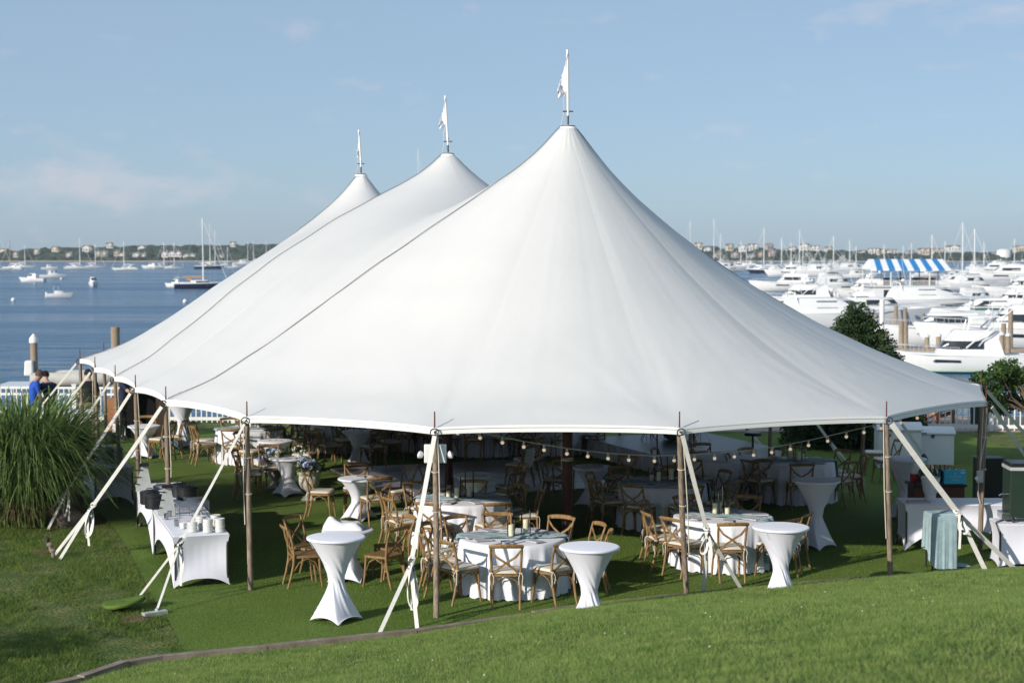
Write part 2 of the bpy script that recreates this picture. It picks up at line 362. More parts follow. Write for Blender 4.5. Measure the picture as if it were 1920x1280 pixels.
# water
def water_mat():
    m = bpy.data.materials.new('water'); m.use_nodes = True; t = m.node_tree; p = t.nodes['Principled BSDF']
    p.inputs['Base Color'].default_value = (.004, .085, .20, 1); p.inputs['Roughness'].default_value = .16; p.inputs['IOR'].default_value = 1.33; p.inputs['Specular IOR Level'].default_value = .27
    tcn = N(t, 'ShaderNodeTexCoord'); last = None
    for s_, st, sx, dist in ((.8, 1.0, .35, .8), (.16, .8, .3, 2.2), (3.2, .8, .5, .16)):
        mpn = N(t, 'ShaderNodeMapping'); mpn.inputs['Scale'].default_value = (sx, 1, 1)
        nn = N(t, 'ShaderNodeTexNoise'); nn.inputs['Scale'].default_value = s_; nn.inputs['Detail'].default_value = 4
        bp = N(t, 'ShaderNodeBump'); bp.inputs['Strength'].default_value = st; bp.inputs['Distance'].default_value = dist
        t.links.new(tcn.outputs['Object'], mpn.inputs[0]); t.links.new(mpn.outputs[0], nn.inputs['Vector']); t.links.new(nn.outputs['Fac'], bp.inputs['Height'])
        if last: t.links.new(last.outputs[0], bp.inputs['Normal'])
        last = bp
    t.links.new(last.outputs[0], p.inputs['Normal'])
    # calm and ruffled lanes
    mpn = N(t, 'ShaderNodeMapping'); mpn.inputs['Scale'].default_value = (.006, .05, 1)
    nn = N(t, 'ShaderNodeTexNoise'); nn.inputs['Scale'].default_value = 1.0; nn.inputs['Detail'].default_value = 3
    t.links.new(tcn.outputs['Object'], mpn.inputs[0]); t.links.new(mpn.outputs[0], nn.inputs['Vector'])
    mr = N(t, 'ShaderNodeMapRange'); mr.inputs[1].default_value = .35; mr.inputs[2].default_value = .65; mr.inputs[3].default_value = .10; mr.inputs[4].default_value = .24
    t.links.new(nn.outputs['Fac'], mr.inputs[0]); t.links.new(mr.outputs[0], p.inputs['Roughness'])
    MATS['water'] = m
water_mat()
WZ = -4.6
tag(MB().add([(-4500, 46.5, WZ), (4500, 46.5, WZ), (4500, 8000, WZ), (-4500, 8000, WZ)], [(0, 1, 2, 3)]).build('water', 'water'), kind='structure')
def wp(x, y): return gp(x, y, WZ)
# far shore
mat('shore_green', (.028, .048, .024), .95, (.055, .075, .035), .02, 6); mat('beach', (.42, .35, .27), .95, (.5, .43, .34), .05)
SY = 1385.0
SX = np.linspace(-900, 1020, 300); 
def crest(x):  # photo row of the land's crest above the water, read off the photograph
    px = 960+F*x/(SY+60)
    return np.interp(px, [-400, 0, 120, 240, 330, 480, 700, 1000, 1280, 1340, 1420, 1480, 1560, 1640, 1700, 1800, 1860, 1920, 2400], [468, 466, 463, 459, 457, 456, 455, 455, 459, 462, 463, 466, 468, 472, 470, 470, 466, 468, 470])
prof = [(0, 0), (6, .5), (14, 1.3), (30, .18), (70, .55), (115, .9), (150, 1.0), (260, .92), (420, .6)]
vs = []
for x in SX:
    zc = (470-crest(x))*(SY+150)/F+H-5.5
    y0 = SY+18*math.sin(x*.013)+10*math.sin(x*.041)
    for j, (dy, f) in enumerate(prof):
        z = WZ-.3+(f if j < 3 else (zc-WZ)*f+math.sin(x*.05+j*2)*.8+math.sin(x*.017*j+j)*.9)
        vs.append((x*(1+dy/SY), y0+dy, z))
np_ = len(prof); vs = np.array(vs); fq = [(i*np_+j, (i+1)*np_+j, (i+1)*np_+j+1, i*np_+j+1) for i in range(len(SX)-1) for j in range(np_-1)]
tag(mesh_np('far_shore', vs, fq, ['beach', 'shore_green'], smooth=True, mi=[0 if j < 2 else 1 for i in range(len(SX)-1) for j in range(np_-1)]), kind='structure')
def shore_z(x, dy):
    zc = (470-crest(np.asarray(x)/(1+dy/SY)))*(SY+150)/F+H-5.5
    f = np.interp(dy, [p[0] for p in prof[3:]], [p[1] for p in prof[3:]])
    return WZ-.3+(zc-WZ)*f
blade_mat('far_tree', (.020, .036, .020), (.042, .062, .03), (.07, .085, .04), .09, .0)
ib = bmesh.new(); bmesh.ops.create_icosphere(ib, subdivisions=2, radius=1); iv = np.array([v.co for v in ib.verts]); iff = np.array([[v.index for v in f.verts] for f in ib.faces]); ib.free()
def blobs(name, C, S, m, label, cat):
    V = []; Fc = []
    for i, (c, s) in enumerate(zip(C, S)):
        d = 1+.28*np.sin(iv @ RNG.normal(0, 3.2, 3)+RNG.uniform(0, 6))+.14*np.sin(iv @ RNG.normal(0, 7, 3))
        V.append(c+iv*d[:, None]*s); Fc.append(iff+i*len(iv))
    return tag(mesh_np(name, np.concatenate(V), np.concatenate(Fc), m), label, cat, kind='stuff')
C = []; S = []
for i in range(3800):
    dy = random.choice((24, 36, 52, 75, 100, 125, 145, 155))+random.uniform(-9, 9); x = random.uniform(-880, 1000)
    z = float(shore_z(x, dy)); s = random.uniform(2.4, 5.6)*(.62 if dy < 45 else 1)
    C.append((x, SY+dy+18*math.sin(x*.013)+10*math.sin(x*.041), z+s*.1)); S.append((s*1.7, s*1.2, s*.75))
blobs('far_wood', np.array(C), np.array(S), 'far_tree', 'dark green scrub and trees covering the low land across the harbour', 'woodland')

# ================================================================== the tent
EH = 2.44
DV, RV = Vector((-.366, .9306, 0)), Vector((.9306, .366, 0))
def tc_(a, b, z=0.0): p = RV*(a*1.06)+DV*(b*1.06); return Vector((p.x, p.y, z))
tops = dict(a=gp(463, 782, EH), b=gp(815, 803, EH), c=gp(1274, 803, EH), d=gp(1662, 782, EH), e=gp(1849, 752, EH), f=gp(1840, 723, EH),
            L0=gp(311, 751, EH), L1=gp(254, 727, EH), L2=gp(216, 707, EH), L3=gp(178, 690, EH), L4=gp(150, 674, EH))
rear = [('R1', 17.25, 26), ('R2', 17.05, 29), ('R3', 16.8, 32), ('R4', 16.5, 35), ('re', 15.3, 37.2), ('rd', 13.2, 38.4), ('rc', 10.2, 38.6), ('rb', 7.0, 38.6), ('L5', 5.0, 37.6)]
for nme, a, b in rear: tops[nme] = tc_(a, b, EH)
RING = ['a', 'b', 'c', 'd', 'e', 'f', 'R1', 'R2', 'R3', 'R4', 're', 'rd', 'rc', 'rb', 'L5', 'L4', 'L3', 'L2', 'L1', 'L0']
PK = [dp(1065, 240, 27.45), dp(840, 291, 33.2), dp(677, 329, 38.8)]
bases = dict(a=gp(470, 1106), b=gp(818, 1158), c=gp(1288, 1121), d=gp(1670, 1090), e=gp(1837, 1037))
ctr = (PK[0]+PK[2])/2
for k_ in RING:
    if k_ not in bases:
        d_ = (ctr-tops[k_]); d_.z = 0; bases[k_] = Vector((tops[k_].x, tops[k_].y, 0))+d_.normalized()*.06
def loc2(p): return (p.dot(RV), p.dot(DV))
poly2 = [loc2(tops[k_]) for k_ in RING]; pk2 = [loc2(Vector((p.x, p.y, 0))) for p in PK]
lo = np.array(poly2).min(0)-.4; hi = np.array(poly2).max(0)+.4; GS = .07
gn = np.ceil((hi-lo)/GS).astype(int)
GA, GB = np.meshgrid(lo[0]+GS*np.arange(gn[0]), lo[1]+GS*np.arange(gn[1]), indexing='ij')
ins = in_poly(GA.ravel(), GB.ravel(), poly2).reshape(GA.shape)
U = np.zeros(GA.shape); fixd = ~ins
for a_, b_ in pk2:
    r_ = np.hypot(GA-a_, GB-b_); fixd |= r_ < .13; U = np.where(r_ < .13, 1, np.maximum(U, np.where(ins, np.clip(np.log(6.5/np.maximum(r_, .13))/3.9, 0, 1), 0)))
par = (np.add.outer(np.arange(gn[0]), np.arange(gn[1])) % 2).astype(bool)
for it in range(500):
    for c_ in (False, True):
        A_ = np.zeros_like(U); A_[1:-1, 1:-1] = .25*(U[2:, 1:-1]+U[:-2, 1:-1]+U[1:-1, 2:]+U[1:-1, :-2])
        mk = (par == c_) & ~fixd; U[mk] += 1.93*(A_-U)[mk]
U = np.clip(U, 0, 1)
def usamp(a, b):
    i, j = (np.asarray(a)-lo[0])/GS, (np.asarray(b)-lo[1])/GS
    i0 = np.clip(np.floor(i).astype(int), 0, gn[0]-2); j0 = np.clip(np.floor(j).astype(int), 0, gn[1]-2); fi, fj = i-i0, j-j0
    return U[i0, j0]*(1-fi)*(1-fj)+U[i0+1, j0]*fi*(1-fj)+U[i0, j0+1]*(1-fi)*fj+U[i0+1, j0+1]*fi*fj
PEXP = 2.3
bpts = []; corner_at = {}
for i, k_ in enumerate(RING):
    p, q = tops[k_], tops[RING[(i+1) % len(RING)]]; L_ = (q-p).length; m_ = max(4, int(L_/.075)); nrm = Vector((-(q-p).y, (q-p).x, 0)).normalized()
    corner_at[k_] = len(bpts)
    sag = (.035 if k_[0] in 'LR' else .013)*L_
    for j in range(m_):
        t = j/m_; s_ = 4*t*(1-t); s_ = s_**.7
        bpts.append(p.lerp(q, t)+nrm*sag*s_+Vector((0, 0, .035*s_)))
pk0, pk1 = np.array(pk2[0]), np.array(pk2[2]); axd = pk1-pk0; axl = np.hypot(*axd); axd = axd/axl
B2 = np.array([loc2(p) for p in bpts]); BZ = np.array([p.z for p in bpts])
sp = np.clip((B2-pk0) @ axd, 0, axl); S2 = pk0+sp[:, None]*axd
pts_pk = np.array(pk2); ppz = np.array([p.z for p in PK])
NT = 60; T_ = (np.arange(NT)/(NT-1))**1.25
PA = S2[:, None, :]*(1-T_)[None, :, None]+B2[:, None, :]*T_[None, :, None]
uu = usamp(PA[..., 0], PA[..., 1])
j9 = int(np.searchsorted(T_, .93)); tt9 = T_[j9]
uu[:, j9:] = uu[:, j9][:, None]*((1-T_[j9:])/(1-tt9))[None, :]
def slope(u, a):
    'profile of the cloth: fuller below the peaks on the seaward side, flatter towards the bar side'
    u = np.clip(u, 0, 1)
    pl = np.interp(u, [0, .05, .09, .135, .19, .257, .39, .5, .62, .8, 1], [1.35, 1.5, 1.8, 2.0, 2.22, 2.36, 2.44, 2.44, 2.36, 2.15, 1.95])
    pr = np.interp(u, [0, .05, .115, .23, .35, .59, 1], [1.6, 1.7, 1.8, 1.92, 2.0, 1.9, 1.75])
    w_ = sstep(-2.5, 2.5, a-pk2[0][0]); return 1-(1-u)**(pl*(1-w_)+pr*w_)
g_ = slope(uu, PA[..., 0])
hp = np.interp((PA-pk0) @ axd, (pts_pk-pk0) @ axd, ppz)
zz = BZ[:, None]*1.0+(hp-BZ[:, None])*g_
# gathers round the peaks and tension wrinkles at the pole tops
ang = np.arctan2(PA[..., 1]-0, PA[..., 0])
for a_, b_ in pk2:
    d_ = np.hypot(PA[..., 0]-a_, PA[..., 1]-b_); th = np.arctan2(PA[..., 1]-b_, PA[..., 0]-a_)
    zz += .003*np.exp(-((d_-.3)/.16)**2)*np.sin(th*23+2*np.sin(th*3))*np.clip(d_/.25, 0, 1)
for i, k_ in enumerate(RING):
    a_, b_ = loc2(tops[k_]); d_ = np.hypot(PA[..., 0]-a_, PA[..., 1]-b_); th = np.arctan2(PA[..., 1]-b_, PA[..., 0]-a_)
    zz += (.0055*np.exp(-d_/1.0)*np.sin(th*17+i)+.004*np.exp(-d_/1.6)*np.sin(th*29+2*i))*np.clip(d_/.25, 0, 1)*np.clip((1-T_)*9, 0, 1)[None, :]
# long shallow pull ridges
phase = np.cumsum(np.hypot(*np.diff(B2, axis=0, append=B2[:1]).T))
zz += .0011*(np.sin(phase*7.3+1)+np.sin(phase*11.9)+.8*np.sin(phase*17.1+2))[:, None]*(T_**1.6*(1-T_)**.6*2.5)[None, :]
zz += .005*np.sin(phase*2.9)[:, None]*(np.sin(math.pi*T_)**2)[None, :]
W3 = PA[..., 0, None]*np.array(RV)+PA[..., 1, None]*np.array(DV); W3[..., 2] = zz
nb = len(bpts); ii = np.arange(nb*NT).reshape(nb, NT); i2 = np.roll(ii, -1, 0)
cq = np.stack([ii[:, :-1], ii[:, 1:], i2[:, 1:], i2[:, :-1]], -1).reshape(-1, 4)
tent = empty('sailcloth_tent', (ctr.x, ctr.y, 0), 0, 'huge white three-peaked sailcloth tent on wooden poles over the lawn', 'tent')
OFF = Vector((-ctr.x, -ctr.y, 0))
def shift(o): o.location = OFF; return o     # parts are given in world metres, the tent's origin is its ground centre
shift(mesh_np('canopy', W3.reshape(-1, 3), cq, 'canopy', tent, smooth=True))
# hem band under the eave
hb = MB(); hv = []
for i in range(nb):
    p = bpts[i]; nrm = Vector((p.x-ctr.x, p.y-ctr.y, 0)).normalized()
    hv += [tuple(p+Vector((0, 0, .012))+nrm*.012), tuple(p+nrm*.02+Vector((0, 0, -.045))), tuple(p+nrm*.014+Vector((0, 0, -.085))), tuple(p-nrm*.004+Vector((0, 0, -.085)))]
hb.add(hv, [(i*4+j, i*4+j+1, ((i+1) % nb)*4+j+1, ((i+1) % nb)*4+j) for i in range(nb) for j in range(3)])
shift(hb.build('hem', 'hem', tent, smooth=60))
hl = MB(); hl.tube([p+Vector((p.x-ctr.x, p.y-ctr.y, 0)).normalized()*.026+Vector((0, 0, -.022)) for p in bpts[corner_at['L0']:]+bpts[:corner_at['R1']]], .0022, 4)
shift(hl.build('hem_stitching', 'seam', tent))
# seam ropes from each peak to its side poles
for k_, pi in (('L0', 0), ('L2', 1), ('L4', 2), ('f', 0)):
    q_ = np.array(loc2(tops[k_])); o_ = np.array(pk2[pi]); P_ = []
    for t in np.linspace(.02, .995, 70):
        ab = o_+(q_-o_)*t; u_ = float(usamp(ab[0], ab[1])) if t < .93 else float(usamp(*(o_+(q_-o_)*.93)))*(1-t)/.07
        hpk = float(np.interp((ab-pk0) @ axd, (pts_pk-pk0) @ axd, ppz)); z_ = EH+(hpk-EH)*float(slope(u_, ab[0]))
        v_ = RV*ab[0]+DV*ab[1]; P_.append((v_.x, v_.y-.012, z_+.022+.006*math.sin(t*40)))
    b = MB(); b.tube(P_, .008, 5); shift(b.build('seam_rope', 'seam', tent, smooth=180))
for i, p in enumerate(PK):
    b = MB(); b.tube([(p.x, p.y, 0), (p.x, p.y, p.z+.02)], .085, 14); cp = shift(b.build('center_pole', 'center_wood', tent, smooth=60))
    b = MB()
    for z in (1.35, 2.0, 2.35):
        for q in range(3): b.tube([(p.x+.095*math.cos(t), p.y+.095*math.sin(t), z+q*.014+.01*math.sin(t+q)) for t in np.linspace(0, 6.3, 14)], .008, 5)
    b.tube([(p.x-.1, p.y-.02, z) for z in (1.2, 1.8, 2.5)], .008, 5); b.build('lashing_rope', 'rope', cp)
    b = MB(); b.lathe([(.15, -.03), (.14, .01), (.09, .035), (.05, .05)], 22, Matrix.Translation((p.x, p.y, p.z))); shift(b.build('peak_cap', 'hem', tent, smooth=50))
    b = MB(); b.tube([(p.x, p.y, p.z), (p.x, p.y, p.z+.34)], .018, 8); b.box((p.x, p.y, p.z+.27), (.17, .03, .02)); b.lathe([(.12, .02), (.12, .035), (.03, .05)], 14, Matrix.Translation((p.x, p.y, p.z))); shift(b.build('pole_spigot', 'iron', tent))
    st = [1.08, .98, .86][i]
    lean = Vector((-.01, 0, 1)) if i == 0 else Vector((-.055, 0, 1)); top = Vector((p.x, p.y, p.z+.2))
    b = MB(); b.tube([top, top+lean*st], .021, 8); stf = shift(b.build('flag_staff', 'white_paint', tent, smooth=60))
    fh, fw = [.62, .50, .50][i], [.22, .19, .09][i]
    def flagp(u, v, top=top, lean=lean, st=st, fh=fh, fw=fw, i=i):
        q = top+lean*(st*.96-v*fh); wv = (v**1.2)*fw*(1 if v < .78 else 1.0-.35*(v-.78)/.22)
        rag = .025*math.sin(u*19+v*37)*u*v
        return (q.x-u*wv+rag, q.y+.06*math.sin(v*7+u*5)*u+.02, q.z-u*.12*v+rag*1.2-u*.02)
    b = MB(); b.grid(flagp, 10, 18); fl = b.build('flag', 'linen_white', stf, smooth=180)
    md = fl.modifiers.new('solid', 'SOLIDIFY'); md.thickness = .004
    b = MB(); q0 = top+lean*(st*.36); b.tube([q0+Vector((-.03, .01, 0)), q0+Vector((-.07, .01, -.12)), q0+Vector((-.06, .01, -.3)), (p.x-.12, p.y, p.z+.0)], .006, 5); b.build('flag_cord', 'rope', stf)
# side poles
for k_ in RING:
    t_, b_ = tops[k_], bases[k_]; tt = Vector((t_.x, t_.y, EH-.10))
    d_ = (b_-tt); mid = tt.lerp(b_, .5)+Vector((.012*math.sin(hash(k_) % 7), .01, 0))
    b = MB(); b.tube([tt, mid, Vector((b_.x, b_.y, -.03))], [.036, .039, .041], 10); po = shift(b.build('side_pole', 'pole_wood', tent, smooth=50))
    b = MB(); b.tube([tt+Vector((0, 0, -.06)), tt+Vector((0, 0, .12)), tt+Vector((0, 0, .33))], [.011, .011, .009], 8); b.build('pole_pin', 'pin', po, smooth=50)
    o_ = Vector((t_.x-ctr.x, t_.y-ctr.y, 0)).normalized(); a_ = t_+o_*.06+Vector((0, 0, -.05))
    b = MB(); b.tube([a_+Vector((.045*math.cos(t)*abs(o_.y)+.045*math.cos(t)*.3, .02*math.cos(t), .055*math.sin(t))) for t in np.linspace(0, 6.28, 12)], .009, 6)
    b.tube([tt+Vector((0, 0, .06)), a_], .012, 6); b.build('ring_fitting', 'iron', po)
    if k_ in ('a', 'b', 'c', 'd', 'L0', 'L1', 'L2', 'L3', 'e'):
        s_ = .055; rl = 1.75 if k_ in ('c', 'd') else random.uniform(.9, 1.5)
        b = MB(); x0 = Vector((s_ if k_ in ('L0', 'L1', 'L2', 'c', 'b') else -s_, -.03, 0))
        b.tube([tt+x0*.8, tt.lerp(b_, .2)+x0, tt.lerp(b_, .4)+x0*1.15, tt.lerp(b_, min(.72, rl/2.4))+x0], .008, 5)
        for q in (.2, .42): 
            c_ = tt.lerp(b_, q); b.tube([c_+Vector((.045*math.cos(t), .045*math.sin(t), .01*math.sin(t*1.0))) for t in np.linspace(0, 6.3, 10)], .007, 5)
        b.build('tie_rope', 'rope', po)
# guy straps: pole top -> ratchet -> two anchors
def strap(k_, anchors, frac, loops=1, wid=.06, tail=True):
    sh_ = .62 if k_ in 'cd' else 1
    t_ = tops[k_]; o_ = Vector((t_.x-ctr.x, t_.y-ctr.y, 0)).normalized(); s0 = t_+o_*.1+Vector((0, 0, -.09))
    am = sum(anchors, Vector())/len(anchors); kn = s0.lerp(am, frac)
    up = Vector((0, -1, .3))
    b = MB(); b.tube([s0, s0.lerp(kn, .5)+Vector((0, 0, -.012)), kn], 0, flat=(wid, .008, (0, 1, 0))); g = shift(b.build('guy_strap', 'webbing', tent))
    for a_ in anchors:
        b = MB(); b.tube([kn, kn.lerp(a_, .5), a_], 0, flat=(wid*.85, .008, (0, 1, 0))); b.build('anchor_strap', 'webbing', g)
    b = MB(); dd = (am-s0).normalized(); b.box((0, 0, 0), (.05, .07, .14), T=Matrix.Translation(kn) @ dd.to_track_quat('Z', 'Y').to_matrix().to_4x4()); b.tube([kn+Vector((-.03, -.04, .02)), kn+Vector((.05, -.07, -.06)), kn+Vector((-.01, -.05, -.1))], .012, 6); b.build('ratchet', 'iron', g, bevel=.006)
    if tail:
        rn = random.Random(k_)
        for q in range(loops):
            ln = rn.uniform(.34, .62)*sh_; wd = rn.uniform(.05, .10); sk = rn.uniform(-.08, .08); P_ = []
            for t in np.linspace(0, 2*math.pi, 26):
                u_ = (1-math.cos(t))/2; P_.append(kn+Vector((.02*q+wd*math.sin(t)*(.35+.65*u_)+sk*u_, -.05-.03*q+.04*math.sin(2*t), -ln*u_**.9)))
            b = MB(); b.tube(P_, 0, flat=(.034, .005, (.3, 1, .2))); b.build('strap_tail', 'webbing', g, smooth=40)
        b = MB(); x_ = rn.uniform(-.06, .06); b.tube([kn+Vector((0, -.05, 0)), kn+Vector((x_, -.08, -.12)), kn+Vector((x_*1.6, -.07, -.3)), kn+Vector((x_*.9, -.06, -.38-.2*sh_))], 0, flat=(.036, .005, (.2, 1, 0))); b.build('loose_end', 'webbing', g, smooth=40)
        # wound knot
        b = MB()
        for q in range(3):
            b.tube([kn+dd*(-.08+.05*q)+Vector((.034*math.cos(t), -.015+.034*math.sin(t), .03*math.sin(t+q))) for t in np.linspace(0, 6.3, 14)], 0, flat=(.03, .008, (0, 0, 1)))
        b.build('strap_knot', 'webbing', g, smooth=40)
    return g
strap('a', [gp(254, 1127), gp(291, 1152)], .66, wid=.036)
strap('b', [gp(708, 1194), gp(783, 1186)], .66, loops=2, wid=.058)
strap('c', [gp(1319, 1114), gp(1391, 1106)], .60, wid=.06)
strap('d', [gp(1851, 1076, .03), gp(1903, 1066, .03)], .60, wid=.08)
strap('L0', [gp(102, 1040), gp(112, 1048)], .68, loops=2, wid=.055)
strap('L1', [gp(70, 985), gp(90, 992)], .7, wid=.05)
strap('L2', [gp(60, 915), gp(75, 920)], .7, wid=.04, tail=False); strap('L3', [gp(30, 870), gp(45, 875)], .7, wid=.045, tail=False); strap('L4', [gp(5, 835), gp(20, 840)], .7, wid=.04, tail=False)
strap('e', [gp(1985, 955), gp(2010, 965)], .7, tail=False); strap('f', [gp(1990, 905), gp(2030, 915)], .75, tail=False)
for k_ in ('R1', 'R2', 'R3', 'R4'):
    t_ = tops[k_]; a_ = t_+RV*2.1; a_.z = 0
    strap(k_, [a_, a_+DV*.4], .7, tail=False)
# ground anchors
for i, (x, y, sz) in enumerate(((290, 1153, (.10, .34, .07)),)):
    p = gp(x, y); b = MB().box((0, 0, .02), sz, rz=-.9); b.box((.02, .04, .06), (.04, .05, .05))
    tag(b.build('anchor_plate', 'brushed', loc=p, bevel=.005), 'galvanised steel anchor bar pinned beside the folded-back turf flap', 'tent anchor')
for i, (x, y) in enumerate(((88, 1024), (94, 1034), (99, 1046))):
    p = gp(x, y); b = MB().tube([(0, 0, -.05), (.01, 0, .11)], .03, 8); b.lathe([(.05, .10), (.05, .13), (.03, .15)], 10)
    tag(b.build('anchor_stake', 'edge_timber' if i else 'iron', loc=p), 'weathered stake driven into bare earth at the foot of the doubled straps', 'tent stake', 'stakes holding the doubled straps')
fp = gp(232, 1143)
b = MB(); nf = 26
def flap(u, v):
    r_ = .27*math.sqrt(v)*(1+.06*math.sin(u*2*math.pi*3)); a = u*2*math.pi
    x, y = r_*math.cos(a)*1.05, r_*math.sin(a)*.95
    return (x, y, .062+.07*max(0, (x+.1)/.37)**1.4-.02*max(0, -x/.27)+.006*math.sin(3*a)*v)
b.grid(flap, nf, 8, wrap=True); o = tag(b.build('turf_flap', 'turf', loc=fp, smooth=180), 'round flap of turf folded back beside the anchor bar', 'turf flap')
md = o.modifiers.new('s', 'SOLIDIFY'); md.thickness = .05; md.offset = -1
q = []
for i in range(1500):
    a, r_ = random.uniform(0, 6.28), .27*math.sqrt(random.random()); u = (a/(2*math.pi)) % 1; v = (r_/.27)**2; P_ = flap(u, v); q.append((P_[0]+fp.x, P_[1]+fp.y, P_[2]))
blades('flap_pile', np.array(q), .03, .009, .7, 'turf_blade', 'fuzzy pile on the folded turf flap')
for x, y, s_ in ((254, 1160, .24), (84, 1034, .26)):
    p = gp(x, y); b = MB(); b.lathe([(.001, .03), (s_*.5, .022), (s_*.9, .006), (s_, -.015)], 18); tag(b.build("bare_soil", "soil", loc=p, smooth=180), kind="structure")
# emergency light on the front pole
p = bases['b'].lerp(tops['b'], .86); lt = empty('emergency_light', (p.x, p.y, p.z), 0, 'white twin-head emergency light box strapped high on a front pole', 'light fixture')
b = MB().box((0, .12, 0), (.30, .10, .25), rz=.03); b.build('housing', 'white_plastic', lt, bevel=.012)
MB().box((0, .055, 0), (.06, .04, .08)).build('bracket', 'iron', lt)
for s_ in (-1, 1):
    b = MB(); b.lathe([(.03, -.03), (.05, 0), (.055, .03), (.02, .05)], 14, Matrix.Translation((s_*.19, .10, -.02)) @ Matrix.Rotation(R(70)*s_, 4, 'Y')); b.build('lamp_head', 'white_plastic', lt, smooth=50)
# string lights
BP = [(832, 797), (858, 807), (900, 816), (942, 825), (982, 833), (1020, 839), (1063, 846), (1102, 851), (1140, 855), (1179, 858), (1227, 860), (1264, 859), (1302, 857), (1340, 855), (1377, 852), (1413, 849), (1447, 844), (1482, 838), (1516, 831), (1552, 823), (1587, 815), (1620, 807), (1652, 799), (1689, 789), (1720, 780), (1750, 770), (1782, 760), (1815, 750)]
sl_ = empty('string_lights', (0, 0, 0), 0, 'drooping white cord of small warm globe bulbs under the front eave', 'string lights')
CP = [dp(x, y-6, 23.0+(x-832)/983*4.0) for x, y in BP]
b = MB(); b.tube(CP, .007, 5); b.build('cord', 'socket', sl_)
bm_ = MB().ball((0, 0, -.080), .027, 10, 8); sm_ = MB().tube([(0, 0, .0), (0, 0, -.058)], .016, 8); b0 = s0 = None
for i, p in enumerate(CP[1:-1]):
    if b0 is None:
        s0 = sm_.build('socket', 'socket', sl_, loc=p); b0 = bm_.build('bulb', 'bulb', s0, smooth=180)
    else:
        s1 = s0.copy(); col.objects.link(s1); s1.parent = sl_; s1.location = p; b1 = b0.copy(); col.objects.link(b1); b1.parent = s1

# ================================================================== furniture prototypes
def rbox(w, d, z0, z1, r=.03, n=4, taper=1.0):
    'rounded rectangle outline extruded'
    pts = []
    for cx, cy, a0 in ((w/2-r, d/2-r, 0), (-w/2+r, d/2-r, 90), (-w/2+r, -d/2+r, 180), (w/2-r, -d/2+r, 270)):
        for i in range(n+1):
            a = R(a0+90*i/n); pts.append((cx+r*math.cos(a), cy+r*math.sin(a)))
    return MB().prism(pts, z0, z1)
def seat_outline(wf, wb, d, r=.07):
    P = []
    for cx, cy, a0 in ((wf/2-r, d/2-r, 0), (-wf/2+r, d/2-r, 90), (-wb/2+r*.7, -d/2+r*.7, 180), (wb/2-r*.7, -d/2+r*.7, 270)):
        rr = r if cy > 0 else r*.7
        for i in range(5):
            a = R(a0+22.5*i); P.append((cx+rr*math.cos(a), cy+rr*math.sin(a)))
    return P
def make_chair(cush):
    t = empty('crossback_chair', (0, 0, 0))
    MB().prism(seat_outline(.46, .39, .42), .435, .468).build('seat', 'chair_wood', t, smooth=40)
    if cush:
        b = MB(); o = seat_outline(.445, .38, .41)
        for z0, z1, s0, s1 in ((.469, .478, .94, 1), (.478, .502, 1, 1), (.502, .512, 1, .93), (.512, .519, .93, .6)):
            n = len(o); b.add([(x*s0, y*s0, z0) for x, y in o]+[(x*s1, y*s1, z1) for x, y in o], [(i, (i+1) % n, n+(i+1) % n, n+i) for i in range(n)]+([tuple(range(n, 2*n))] if z1 > .515 else [])+([tuple(range(n))[::-1]] if z0 < .47 else []))
        b.build('cushion', 'cushion', t, smooth=60)
    for s in (-1, 1):
        MB().tube([(s*.185, -.285, 0), (s*.187, -.235, .18), (s*.19, -.20, .36), (s*.195, -.195, .48), (s*.203, -.215, .64), (s*.21, -.255, .78), (s*.213, -.285, .865)], [.016, .018, .019, .019, .018, .017, .016], 8).build('back_leg', 'chair_wood', t, smooth=60)
        MB().tube([(s*.205, .215, 0), (s*.2, .185, .2), (s*.195, .17, .436)], [.015, .017, .019], 8).build('front_leg', 'chair_wood', t, smooth=60)
        # crossing splats, bent to follow the back
        MB().tube([(s*.20, -.262, .80), (s*.13, -.262, .71), (s*.0, -.247+.006*s, .625), (-s*.11, -.222, .54), (-s*.165, -.195, .478)], 0, flat=(.030, .012, (0, 1, 0))).build('cross_splat', 'chair_wood', t, smooth=40)
        MB().tube([(s*.197, .16, .25), (s*.196, .11, .365), (s*.195, .0, .425), (s*.193, -.12, .37), (s*.19, -.195, .25)], .009, 6).build('side_brace', 'chair_wood', t, smooth=60)
        if cush:
            b = MB()
            b.tube([(s*.195+.024*math.cos(a), -.195+.024*math.sin(a), .485) for a in np.linspace(0, 6.3, 9)], .005, 5)
            b.tube([(s*.205, -.222, .485), (s*.225, -.235, .44), (s*.215, -.232, .36), (s*.222, -.23, .29)], .0045, 5); b.tube([(s*.19, -.222, .485), (s*.165, -.24, .42), (s*.175, -.235, .33)], .0045, 5)
            b.build('cushion_tie', 'tie', t)
    b = MB()
    def rail(u, v):
        x = (u-.5)*.475; y = -.285-.052*(1-(2*u-1)**2); a = v*2*math.pi
        hh = .030*(1-.25*abs(2*u-1)**6); return (x, y+.013*math.cos(a)-.010*math.sin(a), .858+hh*math.sin(a)+.012*(1-(2*u-1)**2))
    b.grid(rail, 15, 9); b.build('top_rail', 'chair_wood', t, smooth=60)
    for y, zt in ((.175, .425), (-.195, .42)):
        MB().tube([(-.195, y, .25), (-.165, y, .35), (-.09, y, zt-.015), (0, y, zt), (.09, y, zt-.015), (.165, y, .35), (.195, y, .25)], .009, 6).build('arch_brace', 'chair_wood', t, smooth=60)
    return t
CHAIR = make_chair(True); CHAIR2 = make_chair(False)
CHN = [0]
def side(a):
    a = (a+360) % 360
    return 'bar side' if a < 45 or a >= 315 else 'sea side' if a < 135 else 'buffet side' if a < 225 else 'bank side'
